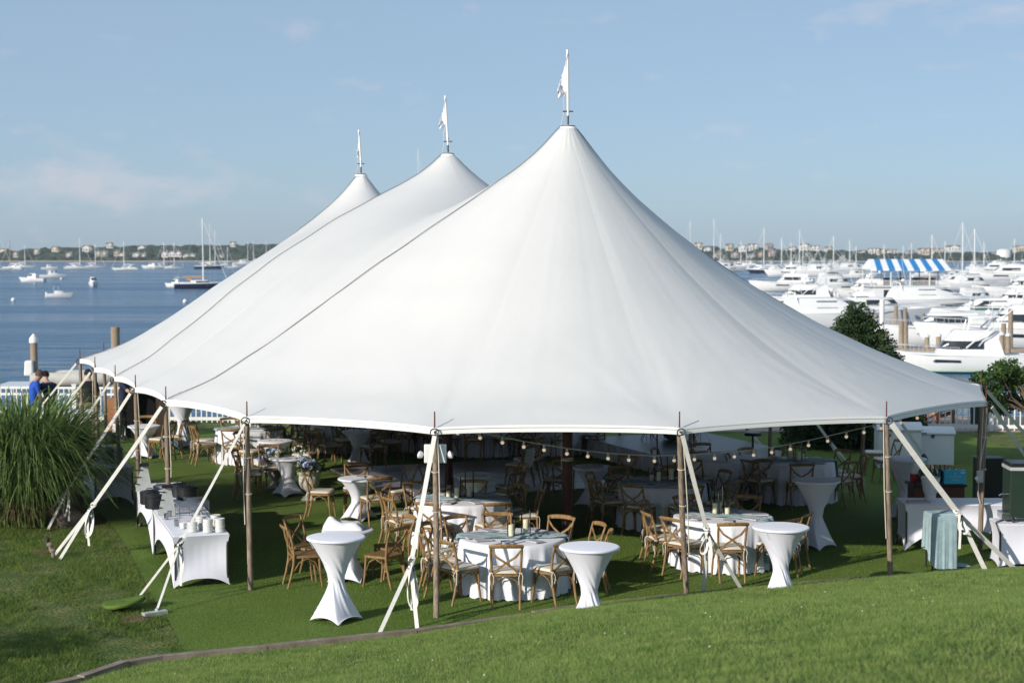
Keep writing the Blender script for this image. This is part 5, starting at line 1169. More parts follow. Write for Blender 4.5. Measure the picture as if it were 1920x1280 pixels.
def yacht(L, lab, loc, rz, fly=True, outrig=False, bimini=None, boot=None, hullm='gelcoat', arch=True, tower=False, cat='yacht', grp='motor yachts in the marina', express=False, bare=False):
    t = empty('motor_yacht', loc, rz, lab, cat, grp); B = L*.29; fb = L*.105+.25
    V, Fq = hull_mesh(L, B, fb); MB().add(V, Fq).build('hull', hullm, t, smooth=50)
    if boot: V2, F2 = hull_mesh(L*1.002, B*1.01, .16, bow=1.0); MB().add(V2, F2).build('boot_stripe', boot, t, smooth=50)
    MB().tube([(-L*.5, B*.47, fb+.02), (0, B*.5, fb+.03), (L*.25, B*.41, fb*1.07), (L*.5, B*.1, fb*1.22), (L*.59, 0, fb*1.25)], .05, 6).tube([(-L*.5, -B*.47, fb+.02), (0, -B*.5, fb+.03), (L*.25, -B*.41, fb*1.07), (L*.5, -B*.1, fb*1.22), (L*.59, 0, fb*1.25)], .05, 6).build('rub_rail', 'gelcoat', t, smooth=60)
    h1 = L*.05+.95; a = (L, -L*.30, L*(.30 if express else .20), B*.8, B*.62, fb*.92, h1, L*(.24 if express else .10), L*(.05), .72 if express else .82)
    house(*a[:9], tb=a[9]).build('cabin', 'gelcoat', t, smooth=40); band(*a, .42, .84).build('window_band', 'dark_window', t, smooth=40)
    # side ports in the hull
    for s in (-1, 1): MB().add([(L*.02, s*(B*.487), fb*.62), (L*.22, s*(B*.437), fb*.66), (L*.20, s*(B*.452), fb*.80), (L*.02, s*(B*.50), fb*.76)], [(0, 1, 2, 3)]).build('hull_window', 'dark_window', t)
    top = fb*.92+h1
    if fly:
        a2 = (L, -L*.26, L*.10, B*.66, B*.5, top-.03, .62, L*.05, .0, .9); house(*a2[:9], tb=.9).build('flybridge', 'gelcoat', t, smooth=40); band(*a2, .75, 1.02).build('windscreen', 'clear_vinyl', t, smooth=40)
        MB().box((-L*.14, 0, top+1.65), (L*.26, B*.62, .07), top=(.94, .94)).build('hardtop', bimini or 'gelcoat', t)
        b = MB()
        for x in (-L*.25, -L*.03):
            for s in (-1, 1): b.tube([(x, s*B*.28, top+.4), (x+.05*L*(1 if x > -L*.1 else 0)*-.6, s*B*.28, top+1.63)], .035, 6)
        b.build('top_supports', 'alu', t)
    elif bimini:
        MB().box((-L*.33, 0, fb+1.9), (L*.24, B*.78, .08), top=(.9, .92)).build('bimini', bimini, t); b = MB()
        for x in (-L*.43, -L*.23):
            for s in (-1, 1): b.tube([(x, s*B*.36, fb), (x, s*B*.36, fb+1.88)], .03, 6)
        b.build('bimini_frame', 'alu', t); MB().box((-L*.33, 0, fb+1.2), (L*.22, B*.74, 1.25)).build('vinyl_curtain', 'clear_vinyl', t)
    if arch and not fly: MB().tube([(-L*.22, B*.38, fb+.4), (-L*.25, B*.33, top+.55), (-L*.26, 0, top+.75), (-L*.25, -B*.33, top+.55), (-L*.22, -B*.38, fb+.4)], .09, 8).build('radar_arch', 'gelcoat', t, smooth=60)
    if not bare: MB().ball((-L*.2, 0, top+(1.95 if fly else .95)), .28, 12, 8, (1, 1, .8)).build('radar_dome', 'gelcoat', t, smooth=180)
    b = MB()
    for i in range(9):
        s0 = .5+.06*i; x = -L/2+L*s0*1.06; w_ = B/2*(1-max(0, (s0-.42)/.58)**2.2)*.93
        for s in (-1, 1): b.tube([(x, s*w_, fb*(1+.25*s0**2)), (x, s*w_, fb*(1+.25*s0**2)+.55)], .018, 4)
    for s in (-1, 1): b.tube([(-L/2+L*(.5+.06*i)*1.06, s*B/2*(1-max(0, (.5+.06*i-.42)/.58)**2.2)*.93, fb*(1+.25*(.5+.06*i)**2)+.55) for i in range(9)], .022, 5)
    b.build('bow_rail', 'alu', t)
    if outrig:
        for s in (-1, 1):
            MB().tube([(-L*.02, s*B*.42, fb+.6), (-L*.42, s*B*.72, fb+L*.42)], [.07, .04], 6).build('outrigger', 'gelcoat', t); MB().tube([(-L*.1, s*B*.36, fb+.6), (-L*.30, s*B*.60, fb+L*.30)], [.05, .03], 5).build('rod', 'gelcoat', t)
    if tower:
        b = MB()
        for x in (-L*.2, -L*.02):
            for s in (-1, 1): b.tube([(x, s*B*.26, top+.4), (-L*.11, s*B*.10, top+L*.27)], .045, 6)
        b.box((-L*.11, 0, top+L*.27), (L*.08, B*.28, .1)); b.build('tuna_tower', 'alu', t)
    for s in (() if bare else (-1, 1)): MB().tube([(-L*.2, s*B*.25, top+(1.6 if fly else .3)), (-L*.24, s*B*.27, top+(1.6 if fly else .3)+L*.2)], .025, 5).build('antenna', 'gelcoat', t)
    return t
def sailboat(L, mast, lab, loc, rz, hullm='gelcoat', cover=None, grp='sailing boats at their moorings', boot=None, tan=False):
    t = empty('sailboat', loc, rz, lab, 'sailboat', grp); B = L*.28; fb = L*.085+.15
    V, Fq = hull_mesh(L, B, fb, bow=1.2); MB().add(V, Fq).build('hull', hullm, t, smooth=50)
    if boot: V2, F2 = hull_mesh(L*1.002, B*1.01, .14, bow=1.0); MB().add(V2, F2).build('boot_stripe', boot, t, smooth=50)
    if hullm != 'gelcoat': V2, F2 = hull_mesh(L*1.0, B*1.012, fb*1.2, bow=1.2, z0=.2); MB().add([(x, y*(1 if z > fb*.55 else 1.06), max(z, fb*.6)) for x, y, z in V2], F2).build('bulwark', 'gelcoat', t, smooth=50)
    a = (L, -L*.18, L*.22, B*.62, B*.42, fb*.98, L*.04+.45, L*.06, .1, .85); house(*a[:9], tb=.85).build('coachroof', 'gelcoat', t, smooth=40); band(*a, .35, .8).build('window_band', 'dark_window', t)
    MB().tube([(L*.08, 0, fb), (L*.075, 0, fb+mast)], [.20, .15], 8).build('mast', 'gelcoat' if not tan else 'canvas_tan', t, smooth=60)
    bm = MB().tube([(L*.07, 0, fb+1.5), (-L*.36, 0, fb+1.65)], .07, 6); bm.build('boom', 'alu', t)
    MB().tube([(L*.06, 0, fb+1.75), (-L*.1, 0, fb+1.85), (-L*.34, 0, fb+1.75)], [.24, .2, .1], 8).build('sail_cover', cover or 'gelcoat', t, smooth=60)
    b = MB(); b.tube([(L*.58, 0, fb*1.25), (L*.075, 0, fb+mast*.97)], .06, 5); b.build('forestay', 'gelcoat', t)
    b = MB().tube([(-L*.5, 0, fb), (L*.075, 0, fb+mast)], .02, 4)
    for s in (-1, 1): b.tube([(L*.06, s*B*.46, fb), (L*.075, s*B*.2, fb+mast*.55), (L*.075, 0, fb+mast*.95)], .016, 4)
    for q in (.45, .7): b.tube([(L*.075, -B*.22, fb+mast*q), (L*.075, B*.22, fb+mast*q)], .03, 4)
    b.build('rigging', 'alu', t)
    MB().box((-L*.30, 0, fb+.2), (L*.24, B*.6, .4)).build('cockpit_coaming', 'gelcoat', t, bevel=.03); MB().box((-L*.2, 0, fb+1.15), (L*.12, B*.55, .5), top=(.6, .8)).build('sprayhood', cover or 'gelcoat', t, bevel=.05)
    return t
def runabout(L, lab, loc, rz, top=None, grp='small motorboats at their moorings', cabin=True):
    t = empty('motorboat', loc, rz, lab, 'motorboat', grp); B = L*.34; fb = L*.11+.2
    V, Fq = hull_mesh(L, B, fb, bow=1.35); MB().add(V, Fq).build('hull', 'gelcoat', t, smooth=50)
    a = (L, -L*.16, L*.26, B*.72, B*.4, fb*.95, L*.1+.75 if cabin else .6, L*.12, .1, .75); house(*a[:9], tb=.75).build('cuddy', 'gelcoat', t, smooth=40); band(*a, .45, .9).build('windscreen', 'dark_window' if cabin else 'clear_vinyl', t)
    if top:
        MB().box((-L*.1, 0, fb+1.75), (L*.26, B*.62, .06)).build('canopy_top', top, t); b = MB()
        for x in (-L*.2, L*.0):
            for s in (-1, 1): b.tube([(x, s*B*.28, fb), (x, s*B*.28, fb+1.73)], .03, 5)
        b.build('top_frame', 'alu', t)
    MB().box((-L*.51, 0, fb*.7), (.35, .4, 1.1), top=(.8, .8)).build('outboard', 'gelcoat' if L < 7 else 'tender_grey', t, bevel=.04)
    return t
# ---- anchorage on the left: photo column, waterline row, mast-top row
def depth(y): return WZ, wp(960, y).y
for i, (x, y, top, L, rz, kw, lab) in enumerate((
    (-6, 508, 440, 12.4, .2, {}, 'white sloop with bare mast beside the tan-masted ketch'),
    (22, 505, 452, 11.3, 3.0, {'tan': True}, 'ketch with tan wooden mast and white hull'),
    (44, 502, 460, 10.6, .1, {}, 'small white sloop next to the tan-masted ketch'),
    (146, 505, 447, 13.5, .15, {}, 'large white sloop with furled sail before the big white house'),
    (176, 503, 458, 10.3, .2, {}, 'short white sloop close beside the large furled one'),
    (236, 507, 452, 11.2, 3.3, {'boot': 'navy_hull'}, 'white sloop with dark waterline lying alone mid-harbour'),
    (305, 503, 455, 9.7, .4, {}, 'white sloop with blue-grey deck between motor cruisers'),
    (324, 504, 456, 9.4, .2, {'cover': 'canvas_navy'}, 'white sloop with navy sail cover'),
    (374, 541, 410, 12.2, .12, {'hullm': 'navy_hull', 'cover': 'canvas_tan', 'boot': 'boot_red'}, 'navy-hulled sloop with tan sail cover lying closest to the lawn'),
    (390, 504, 420, 13.9, .1, {'hullm': 'navy_hull'}, 'tall dark-hulled yacht behind the navy sloop'),
    (400, 502, 432, 13.0, .05, {}, 'white sloop almost hidden behind the dark-hulled yacht'),
    (425, 498, 463, 7.4, .3, {}, 'tiny white sloop beyond the dark-hulled yacht'),
    (462, 495, 453, 12.8, .2, {}, 'white sloop appearing over the tent edge'),
    (478, 494, 452, 13.4, 3.0, {}, 'white sloop half hidden by the tent edge'),
    (497, 494, 452, 13.4, .2, {}, 'white sloop mostly hidden behind the tent roof'),
    (780, 500, 280, 20, .2, {}, 'tall mast with wind instruments rising behind the second tent peak'))):
    p = wp(x, y); sailboat(L, max(6, (y-top)*p.y/F-L*.085), lab, p, rz, **kw)
for i, (x, y, L, rz, kw, lab) in enumerate((
    (92, 505, 7.5, .1, {}, 'small white cabin boat by itself among the sloops'), (62, 528, 7.6, 3.0, {}, 'rounded white cuddy boat lying ahead of the grey-sided one'),
    (98, 521, 8.3, .15, {'top': 'gelcoat'}, 'white sport boat with hard top behind the rounded cuddy boat'), (175, 537, 7.5, -1.35, {}, 'white motorboat seen from its stern quarter'),
    (110, 557, 4.9, .08, {'top': 'canvas_navy', 'cabin': False}, 'open white boat with small navy top, nearest on the left water'), (285, 503, 9.4, 3.2, {}, 'white cruiser with cabin among the far sloops'),
    (440, 503, 8.0, .2, {}, 'white cruiser near the tent edge'), (455, 497, 12.6, .1, {}, 'larger white cruiser just over the tent edge'), (330, 538, 5.3, 2.9, {'top': 'gelcoat'}, 'white launch lying astern of the navy sloop'))):
    p = wp(x, y); runabout(L, lab, p, rz, **kw)
for i, (x, y) in enumerate(((25, 564), (115, 524), (347, 567), (1862, 509))):
    p = wp(x, y); tag(MB().ball((0, 0, .2), .42, 12, 8).build('mooring_buoy', 'gelcoat', loc=p, smooth=180), 'round white mooring buoy floating alone on the water', 'buoy', 'mooring buoys')
# dinghy on davits / tender by the sea wall, left
mat('pile_wood_', (.26, .20, .14), .9, (.36, .29, .22), 3, bump=.4); mat('tube_white', (.6, .58, .53), .6, (.5, .48, .44), 3)
p = dp(158, 716, 54); bl = empty('boat_lift', (p.x, 54, WZ), 0, 'timber boat lift holding the inflatable tender beyond the railing', 'boat lift')
for x in (-1.3, 1.3):
    for y in (-.9, .9): MB().tube([(x, y, -.3), (x, y, 5.2)], .09, 8).build('post', 'pile_wood_', bl)
    MB().box((x, 0, 4.93), (.14, 2.0, .14)).build('beam', 'pile_wood_', bl)
t = empty('inflatable_tender', (p.x, 54, .66), .1, 'weathered inflatable tender with white outboard raised behind the railing', 'tender')
MB().tube([(-1.6, .55, 0), (.6, .55, 0), (1.3, .3, .1), (1.55, 0, .16), (1.3, -.3, .1), (.6, -.55, 0), (-1.6, -.55, 0)], .24, 12).build('tube', 'tube_white', t, smooth=60); MB().box((-.1, 0, -.08), (2.7, .8, .12)).build('floor', 'tender_grey', t); MB().box((-1.75, 0, .35), (.3, .36, .5), top=(.85, .85)).build('outboard', 'gelcoat', t, bevel=.05); MB().box((-.5, 0, .12), (.3, .9, .05)).build('thwart', 'boot_red', t)
yacht(13, 'white cabin boat lying along the sea wall behind the people', Vector((-14.5, 58, WZ)), .05, fly=True, arch=False, bare=True, grp=None)
# ---- marina on the right
for i, (x, y, L, rz, kw, lab) in enumerate((
    (1800, 698, 9.2, 3.05, {'outrig': True, 'boot': 'boot_green'}, 'flybridge fishing boat with green waterline behind the small tree'),
    (1768, 646, 12, 3.12, {'fly': False, 'bimini': 'canvas_green', 'arch': False}, 'white cruiser with green canvas cockpit top'),
    (1915, 655, 15, 3.08, {'outrig': True}, 'big white sportfisher with dark cabin windows and outriggers'),
    (1560, 624, 17, .08, {'fly': False, 'express': True}, 'long sleek express yacht with curved grey glass behind the spruce'),
    (1500, 582, 14, 3.0, {'outrig': True}, 'white sportfisher with slanted outriggers at the tent edge'),
    (1745, 592, 18, .06, {'fly': False, 'express': True}, 'sleek express yacht below the striped pavilion'),
    (1852, 612, 14, 3.1, {'fly': False, 'express': True}, 'white express cruiser with raked windscreen'),
    (1905, 592, 13, 3.0, {'bimini': 'canvas_navy'}, 'white flybridge yacht with navy canvas top'),
    (1648, 606, 13, .1, {'fly': False}, 'low white cruiser partly hidden by the spruce'),
    (1620, 560, 13, 3.1, {}, 'white flybridge yacht left of the pavilion'), (1570, 548, 13, .1, {'tower': True}, 'white yacht with tuna tower behind the express yacht'),
    (1480, 545, 14, 3.1, {}, 'white flybridge yacht over the tent roof'), (1545, 520, 18, .0, {'tower': True, 'outrig': True}, 'distant sportfisher with tower and crossed outriggers'),
    (1480, 517, 14, 3.1, {'tower': True, 'outrig': True}, 'distant white sportfisher beside the dark sloop'), (1600, 513, 16, .05, {'outrig': True}, 'distant white yacht with long outriggers'),
    (1888, 528, 20, 3.1, {}, 'large white cruiser with stepped decks beyond the pavilion'), (1860, 512, 15, 3.1, {}, 'distant white cruiser below the white tank'), (1825, 545, 13, .1, {'fly': False}, 'white cruiser right of the pavilion'),
    (1920, 560, 15, 3.1, {'outrig': True}, 'white sportfisher cut by the frame edge'), (1365, 508, 13, .1, {'tower': True, 'outrig': True}, 'white sportfisher with raised outriggers over the tent'),
    (1520, 602, 12, 3.1, {'fly': False}, 'white cruiser tucked behind the tent slope'))):
    p = wp(x, y); yacht(L*1.15, lab, p, rz, **kw)
for i, (x, y, top, L, rz, kw, lab) in enumerate((
    (1335, 500, 410, 13, .1, {}, 'white sloop with tall mast just over the tent roof'), (1437, 512, 428, 14, 3.0, {'hullm': 'navy_hull'}, 'dark-hulled sloop over the tent roof in the marina'), (1480, 505, 455, 11, .2, {}, 'white sloop behind the dark-hulled one'), (1495, 508, 432, 12, .1, {}, 'white sloop with white radar on its mast'),
    (1567, 516, 443, 12, 3.1, {}, 'white sloop left of the pavilion'), (1742, 520, 441, 12, .1, {}, 'white sloop whose mast rises behind the striped roof'), (1799, 524, 418, 12, .12, {}, 'tall-masted white sloop right of the striped roof'), (1821, 528, 430, 12, .12, {}, 'second tall-masted white sloop right of the striped roof'), (1402, 498, 468, 11, 3.0, {}, 'short-masted white boat among the yachts'), (1297, 500, 414, 12, 3.0, {}, 'mast of a white sloop peeping over the tent slope'))):
    p = wp(x, y); sailboat(L, max(5, (y-top)*p.y/F-L*.085), lab, p, rz, grp='sailing boats in the marina', **kw)
rn = random.Random(12)
FR = [(1385, 503), (1420, 509), (1455, 507), (1500, 511), (1525, 507), (1575, 506), (1610, 522), (1545, 533), (1835, 578), (1790, 540), (1910, 545), (1880, 500), (1910, 508), (1830, 505), (1530, 562), (1610, 582), ]
for i, (x, y) in enumerate(FR):
    p = wp(x, y); L = rn.uniform(8.5, 14); yacht(L, rn.choice(['white motor yacht packed among others in the crowded marina']), p, rn.choice((.05, 3.1, .2, 2.95, -1.4))+rn.uniform(-.12, .12), fly=rn.random() < .5, tower=rn.random() < .25, outrig=rn.random() < .3, express=rn.random() < .4, bimini=rn.choice((None, None, 'canvas_navy', 'tender_grey')), boot=rn.choice((None, 'navy_hull', None)))
for i, (x, y, top) in enumerate(((1348, 500, 438), (1386, 502, 452), (1462, 508, 446), (1508, 506, 452), (1590, 505, 450), (1608, 508, 462), (1655, 508, 458), (1712, 506, 456), (1768, 508, 452), (1842, 508, 454), (1905, 506, 448), (1690, 504, 462))):
    p = wp(x, y); L = rn.uniform(9, 12); sailboat(L, max(5, (y-top)*p.y/F-L*.085), 'white sloop packed among the yachts of the crowded marina', p, rn.choice((.1, 3.0, .4)), grp='sailing boats in the crowded marina')
# docks and pilings
mat('dock_wood', (.30, .23, .17), .9, (.40, .32, .25), 2, bump=.3); mat('pile_wood', (.26, .20, .14), .9, (.36, .29, .22), 3, bump=.4)
def dock(A, B, w_, lab):
    d = B-A; t = empty('dock', A, math.atan2(d.y, d.x), lab, 'dock', 'marina docks'); L_ = d.length; pm = None
    for i in range(int(L_/2)):
        if pm is None: pm = MB().box((0, 0, .72), (1.96, w_, .12)).build('deck_section', 'dock_wood', t, loc=(1, 0, 0))
        else: o = pm.copy(); col.objects.link(o); o.parent = t; o.location = (1+2*i, 0, .003*(i % 2))
    for s in (-1, 1): MB().box((L_/2, s*(w_/2+.04), .60), (L_, .08, .26)).build('side_beam', 'dock_wood', t)
dock(Vector((24, 148, WZ)), Vector((56, 146, WZ)), 2.2, 'weathered timber dock in front of the green-topped cruiser'); dock(Vector((30, 212, WZ)), Vector((76, 208, WZ)), 2.4, 'weathered timber dock between the rows of yachts'); dock(Vector((40, 262, WZ)), Vector((96, 258, WZ)), 2.4, 'far timber dock below the striped pavilion')
def pile(x, ytop, Y, r_, lab, cap=False, m='pile_wood', grp='dock pilings'):
    p = dp(x, ytop, Y); t = empty('piling', (p.x, Y, WZ-.3), 0, lab, 'piling', grp); h_ = p.z-WZ+.3
    MB().tube([(0, 0, 0), (.02, 0, h_*.5), (0, 0, h_-(.25 if cap else 0))], [r_, r_*.96, r_*.92], 12).build('post', m, t, smooth=60)
    if cap: MB().lathe([(r_*1.12, h_-.27), (r_*1.12, h_-.12), (.02, h_+.03)], 14).build('cap', 'white_paint', t, smooth=40)
pile(63, 627, 54, .13, 'tall grey piling with white pointed cap beyond the grass', True); pile(216, 613, 58, .17, 'brown timber piling rising over the tent edge')
for i, (x, y, Y, cap) in enumerate(((1680, 573, 188, 0), (1697, 577, 188, 0), (1690, 603, 147, 0), (1698, 603, 147, 0), (1895, 579, 146, 0), (1882, 606, 146, 0), (1878, 622, 140, 1), (1890, 624, 140, 1), (1730, 588, 188, 0), (1760, 625, 147, 1), (1738, 626, 147, 1), (1642, 590, 188, 0), (1663, 622, 147, 1))):
    pile(x, y, Y, .24, 'weathered dock piling with white cap' if cap else 'bare weathered dock piling among the yachts', bool(cap), grp='white-capped dock pilings' if cap else 'bare dock pilings')
p = dp(1654, 562, 148); MB().tube([(0, 0, 0), (0, 0, p.z-WZ)], .22, 12).build('white_post', 'white_paint', loc=(p.x, 148, WZ), smooth=60); tag(col.objects[-1], 'tall plain white post at the end of the nearest dock', 'post')
mat('float_pink', (.75, .04, .28), .4); p = wp(1698, 632); t = empty('pool_float', p, .4, 'bright pink inflatable float beside the dock', 'float'); MB().tube([(1.0*math.cos(a), .8*math.sin(a), .3) for a in np.linspace(0, 6.283, 25)], .34, 10, cap=False).build('ring', 'float_pink', t, smooth=180); MB().tube([(.95, 0, .4), (1.25, 0, .85), (1.0, 0, 1.2)], [.26, .2, .16], 10).build('raised_end', 'float_pink', t, smooth=60)
# striped pavilion
mat('stripe_blue', (.02, .22, .55), .6); mat('siding', (.72, .73, .72), .6)
p = wp(1706, 566); pv = empty('striped_pavilion', (p.x, p.y, WZ), -.02, 'two-storey dock pavilion with blue and white striped awning roof', 'pavilion'); Wd, Dp = 148*p.y/F, 8.5; PZ = dp(1706, 536, p.y).z-WZ; EZ = dp(1706, 505, p.y).z-WZ; TP = dp(1706, 486, p.y).z-WZ
MB().box((0, Dp/2, PZ/2-.15), (Wd-.6, Dp-.6, PZ-.3)).build('lower_wall', 'siding', pv); MB().box((0, Dp/2, PZ-.08), (Wd+.3, Dp+.3, .22)).build('deck', 'white_paint', pv)
for i in range(5): MB().box((-4.2+2.1*i, .29, PZ*.52), (1.1, .06, PZ*.45)).build('lower_window', 'dark_window', pv)
for i in range(5):
    for y in (0, Dp): MB().box((-Wd/2+.15+i*(Wd-.3)/4, y, (PZ+EZ)/2), (.2, .2, EZ-PZ)).build('post', 'white_paint', pv)
pm = None
for y in (0, Dp): MB().box((0, y, PZ+1.0), (Wd-.3, .1, .08)).build('rail', 'white_paint', pv)
for i in range(48):
    if pm is None: pm = MB().box((0, 0, .5), (.09, .05, .95)).build('baluster', 'white_paint', pv, loc=(-Wd/2+.3, 0, PZ))
    else: o = pm.copy(); col.objects.link(o); o.parent = pv; o.location = (-Wd/2+.3+i*(Wd-.6)/47, 0, PZ)
ns = 13
for i in range(ns):
    x0, x1 = -Wd/2-.1+(Wd+.2)*i/ns, -Wd/2-.1+(Wd+.2)*(i+1)/ns; sh = .35
    MB().add([(x0, -.5, EZ-.25), (x1, -.5, EZ-.25), (x1, -.45, EZ), (x0, -.45, EZ), (x0*.94, Dp/2, TP), (x1*.94, Dp/2, TP), (x1, Dp+.45, EZ), (x0, Dp+.45, EZ)], [(0, 1, 2, 3), (3, 2, 5, 4), (4, 5, 6, 7)]).build('awning_stripe', 'stripe_blue' if i % 2 else 'hem', pv)
for s in (-1, 1): MB().add([(s*(Wd/2+.08), -.45, EZ), (s*(Wd/2+.08), Dp+.45, EZ), (s*(Wd/2+.08)*.94, Dp/2, TP)], [(0, 1, 2)]).build('awning_end', 'hem', pv)
for i, (x, y, c) in enumerate(((-3.9, 2, 'matte_black'), (-1.2, 2.5, 'matte_black'), (1.4, 1.6, 'matte_black'), (2.6, 2.2, 'bar_brown'), (3.8, 1.8, 'matte_black'), (4.6, 2.4, 'bar_brown'))): MB().box((x, y, PZ+.75), (1.2, .6, 1.4)).build('bar_fitting', c, pv)
# ---- houses across the harbour
mat('h_white', (.74, .73, .70), .8); mat('h_cream', (.62, .56, .46), .8); mat('h_pink', (.55, .40, .36), .8); mat('h_grey', (.40, .38, .36), .8); mat('r_brown', (.20, .14, .11), .9); mat('r_grey', (.25, .25, .26), .9)
def dwelling(x, y, wpx, Y, wm, rm, lab, gables=1, storeys=2):
    p = dp(x, y, Y); w_ = wpx*Y/F; h_ = (2.2, 3.6, 5.2)[storeys-1]; d_ = min(9, w_*.8); t = empty('house', (p.x, Y, p.z-1.2), random.uniform(-.25, .25), lab, 'house', 'houses across the harbour')
    MB().box((0, 0, h_/2+.6), (w_, d_, h_+1.2)).build('wall', wm, t)
    b = MB(); z = h_+1.19; gh = 1.8
    b.add([(-w_/2-.4, -d_/2-.5, z), (w_/2+.4, -d_/2-.5, z), (w_/2+.4, d_/2+.5, z), (-w_/2-.4, d_/2+.5, z), (-w_/2-.4, 0, z+gh), (w_/2+.4, 0, z+gh)], [(0, 1, 5, 4), (2, 3, 4, 5), (3, 0, 4), (1, 2, 5), (3, 2, 1, 0)]); rf = b.build('roof', rm, t)
    MB().box((w_*.2, 0, z+gh+.2), (.7, .7, 1.6)).build('chimney', 'h_grey', rf)
    for g in range(gables):
        gx = (g+.5)/gables*w_-w_/2; gw = w_/gables*.36
        MB().add([(gx-gw, -d_/2-.7, z-2), (gx+gw, -d_/2-.7, z-2), (gx+gw, -d_/2-.7, z), (gx, -d_/2-.7, z+gh*.8), (gx-gw, -d_/2-.7, z), (gx-gw, 0, z), (gx+gw, 0, z), (gx, 0, z+gh*.8), (gx-gw, -d_/2, z-2), (gx+gw, -d_/2, z-2)], [(0, 1, 2, 3, 4), (0, 4, 5, 8), (1, 9, 6, 2), (0, 8, 9, 1)]).build('gable', wm, t)
        MB().add([(gx-gw-.2, -d_/2-.9, z-.15), (gx, -d_/2-.9, z+gh*.8+.12), (gx, .0, z+gh*.8+.12), (gx-gw-.2, 0, z-.15), (gx+gw+.2, -d_/2-.9, z-.15), (gx+gw+.2, 0, z-.15)], [(0, 1, 2, 3), (1, 4, 5, 2)]).build('gable_roof', rm, rf)
    for i in range(max(2, int(w_/2.4))):
        for s in range(storeys): MB().box((-w_/2+(i+.5)*w_/max(2, int(w_/2.4)), -d_/2-.75, 1.9+s*1.6), (.8, .1, 1.0)).build('window', 'dark_window', t)
WM = ['h_white', 'h_white', 'h_cream', 'h_grey', 'h_pink']; RM = ['r_brown', 'r_grey']; rn = random.Random(3)
for x, y, wd in ((8, 474, 14), (70, 475, 10), (105, 470, 13), (165, 471, 17), (191, 482, 22), (206, 463, 12), (218, 478, 9), (229, 482, 12), (267, 468, 14), (256, 482, 13), (270, 483, 8), (310, 480, 12), (330, 479, 24), (355, 484, 23), (399, 474, 8), (412, 474, 10), (415, 486, 9), (437, 461, 10), (455, 474, 12), (30, 480, 9), (130, 482, 10)):
    nme = rn.choice(['white', 'pale', 'small white', 'long pale']); dwelling(x, y, wd, SY+115 if y < 476 else SY+45, rn.choice(WM[:3]), rn.choice(RM), 'pale house among trees on the shore beyond the moored sloops', 1 if wd < 20 else 2, 2 if 14 < wd < 23 else 1)
for x, y, wd, g, st in ((1310, 466, 13, 1, 2), (1326, 474, 14, 1, 2), (1345, 480, 10, 1, 1), (1368, 468, 13, 1, 2), (1378, 484, 14, 1, 2), (1392, 470, 14, 1, 2), (1408, 485, 15, 1, 1), (1412, 471, 17, 2, 3), (1426, 484, 9, 1, 2), (1442, 467, 13, 1, 2), (1447, 481, 11, 1, 2), (1460, 479, 13, 1, 2), (1471, 478, 13, 2, 2), (1486, 473, 11, 1, 2), (1508, 471, 18, 1, 3), (1528, 468, 16, 2, 1), (1553, 470, 14, 1, 1), (1616, 477, 14, 1, 1), (1638, 476, 20, 3, 2), (1652, 477, 16, 2, 2), (1672, 478, 22, 3, 2), (1706, 477, 14, 1, 1), (1733, 476, 20, 2, 2), (1757, 476, 22, 2, 2), (1787, 468, 24, 1, 1), (1855, 485, 20, 1, 1), (1868, 484, 14, 1, 2), (1912, 471, 22, 1, 2)):
    dwelling(x, y, wd, SY+115 if y < 480 else SY+45, rn.choice(WM if wd < 18 else WM[:3]), rn.choice(RM), 'pale gabled house on the hillside beyond the marina', g, st)
p = dp(1882, 480, SY+30); b = MB().lathe([(6, 0), (6, 7), (5.6, 8), (3, 9), (.1, 9.4)], 28); tag(b.build('storage_tank', 'gelcoat', loc=(p.x, SY+30, p.z-3), smooth=40), 'big round white tank among the houses beyond the marina', 'tank')
for o in [o for o in col.objects if o.get('category') == 'house']: pass

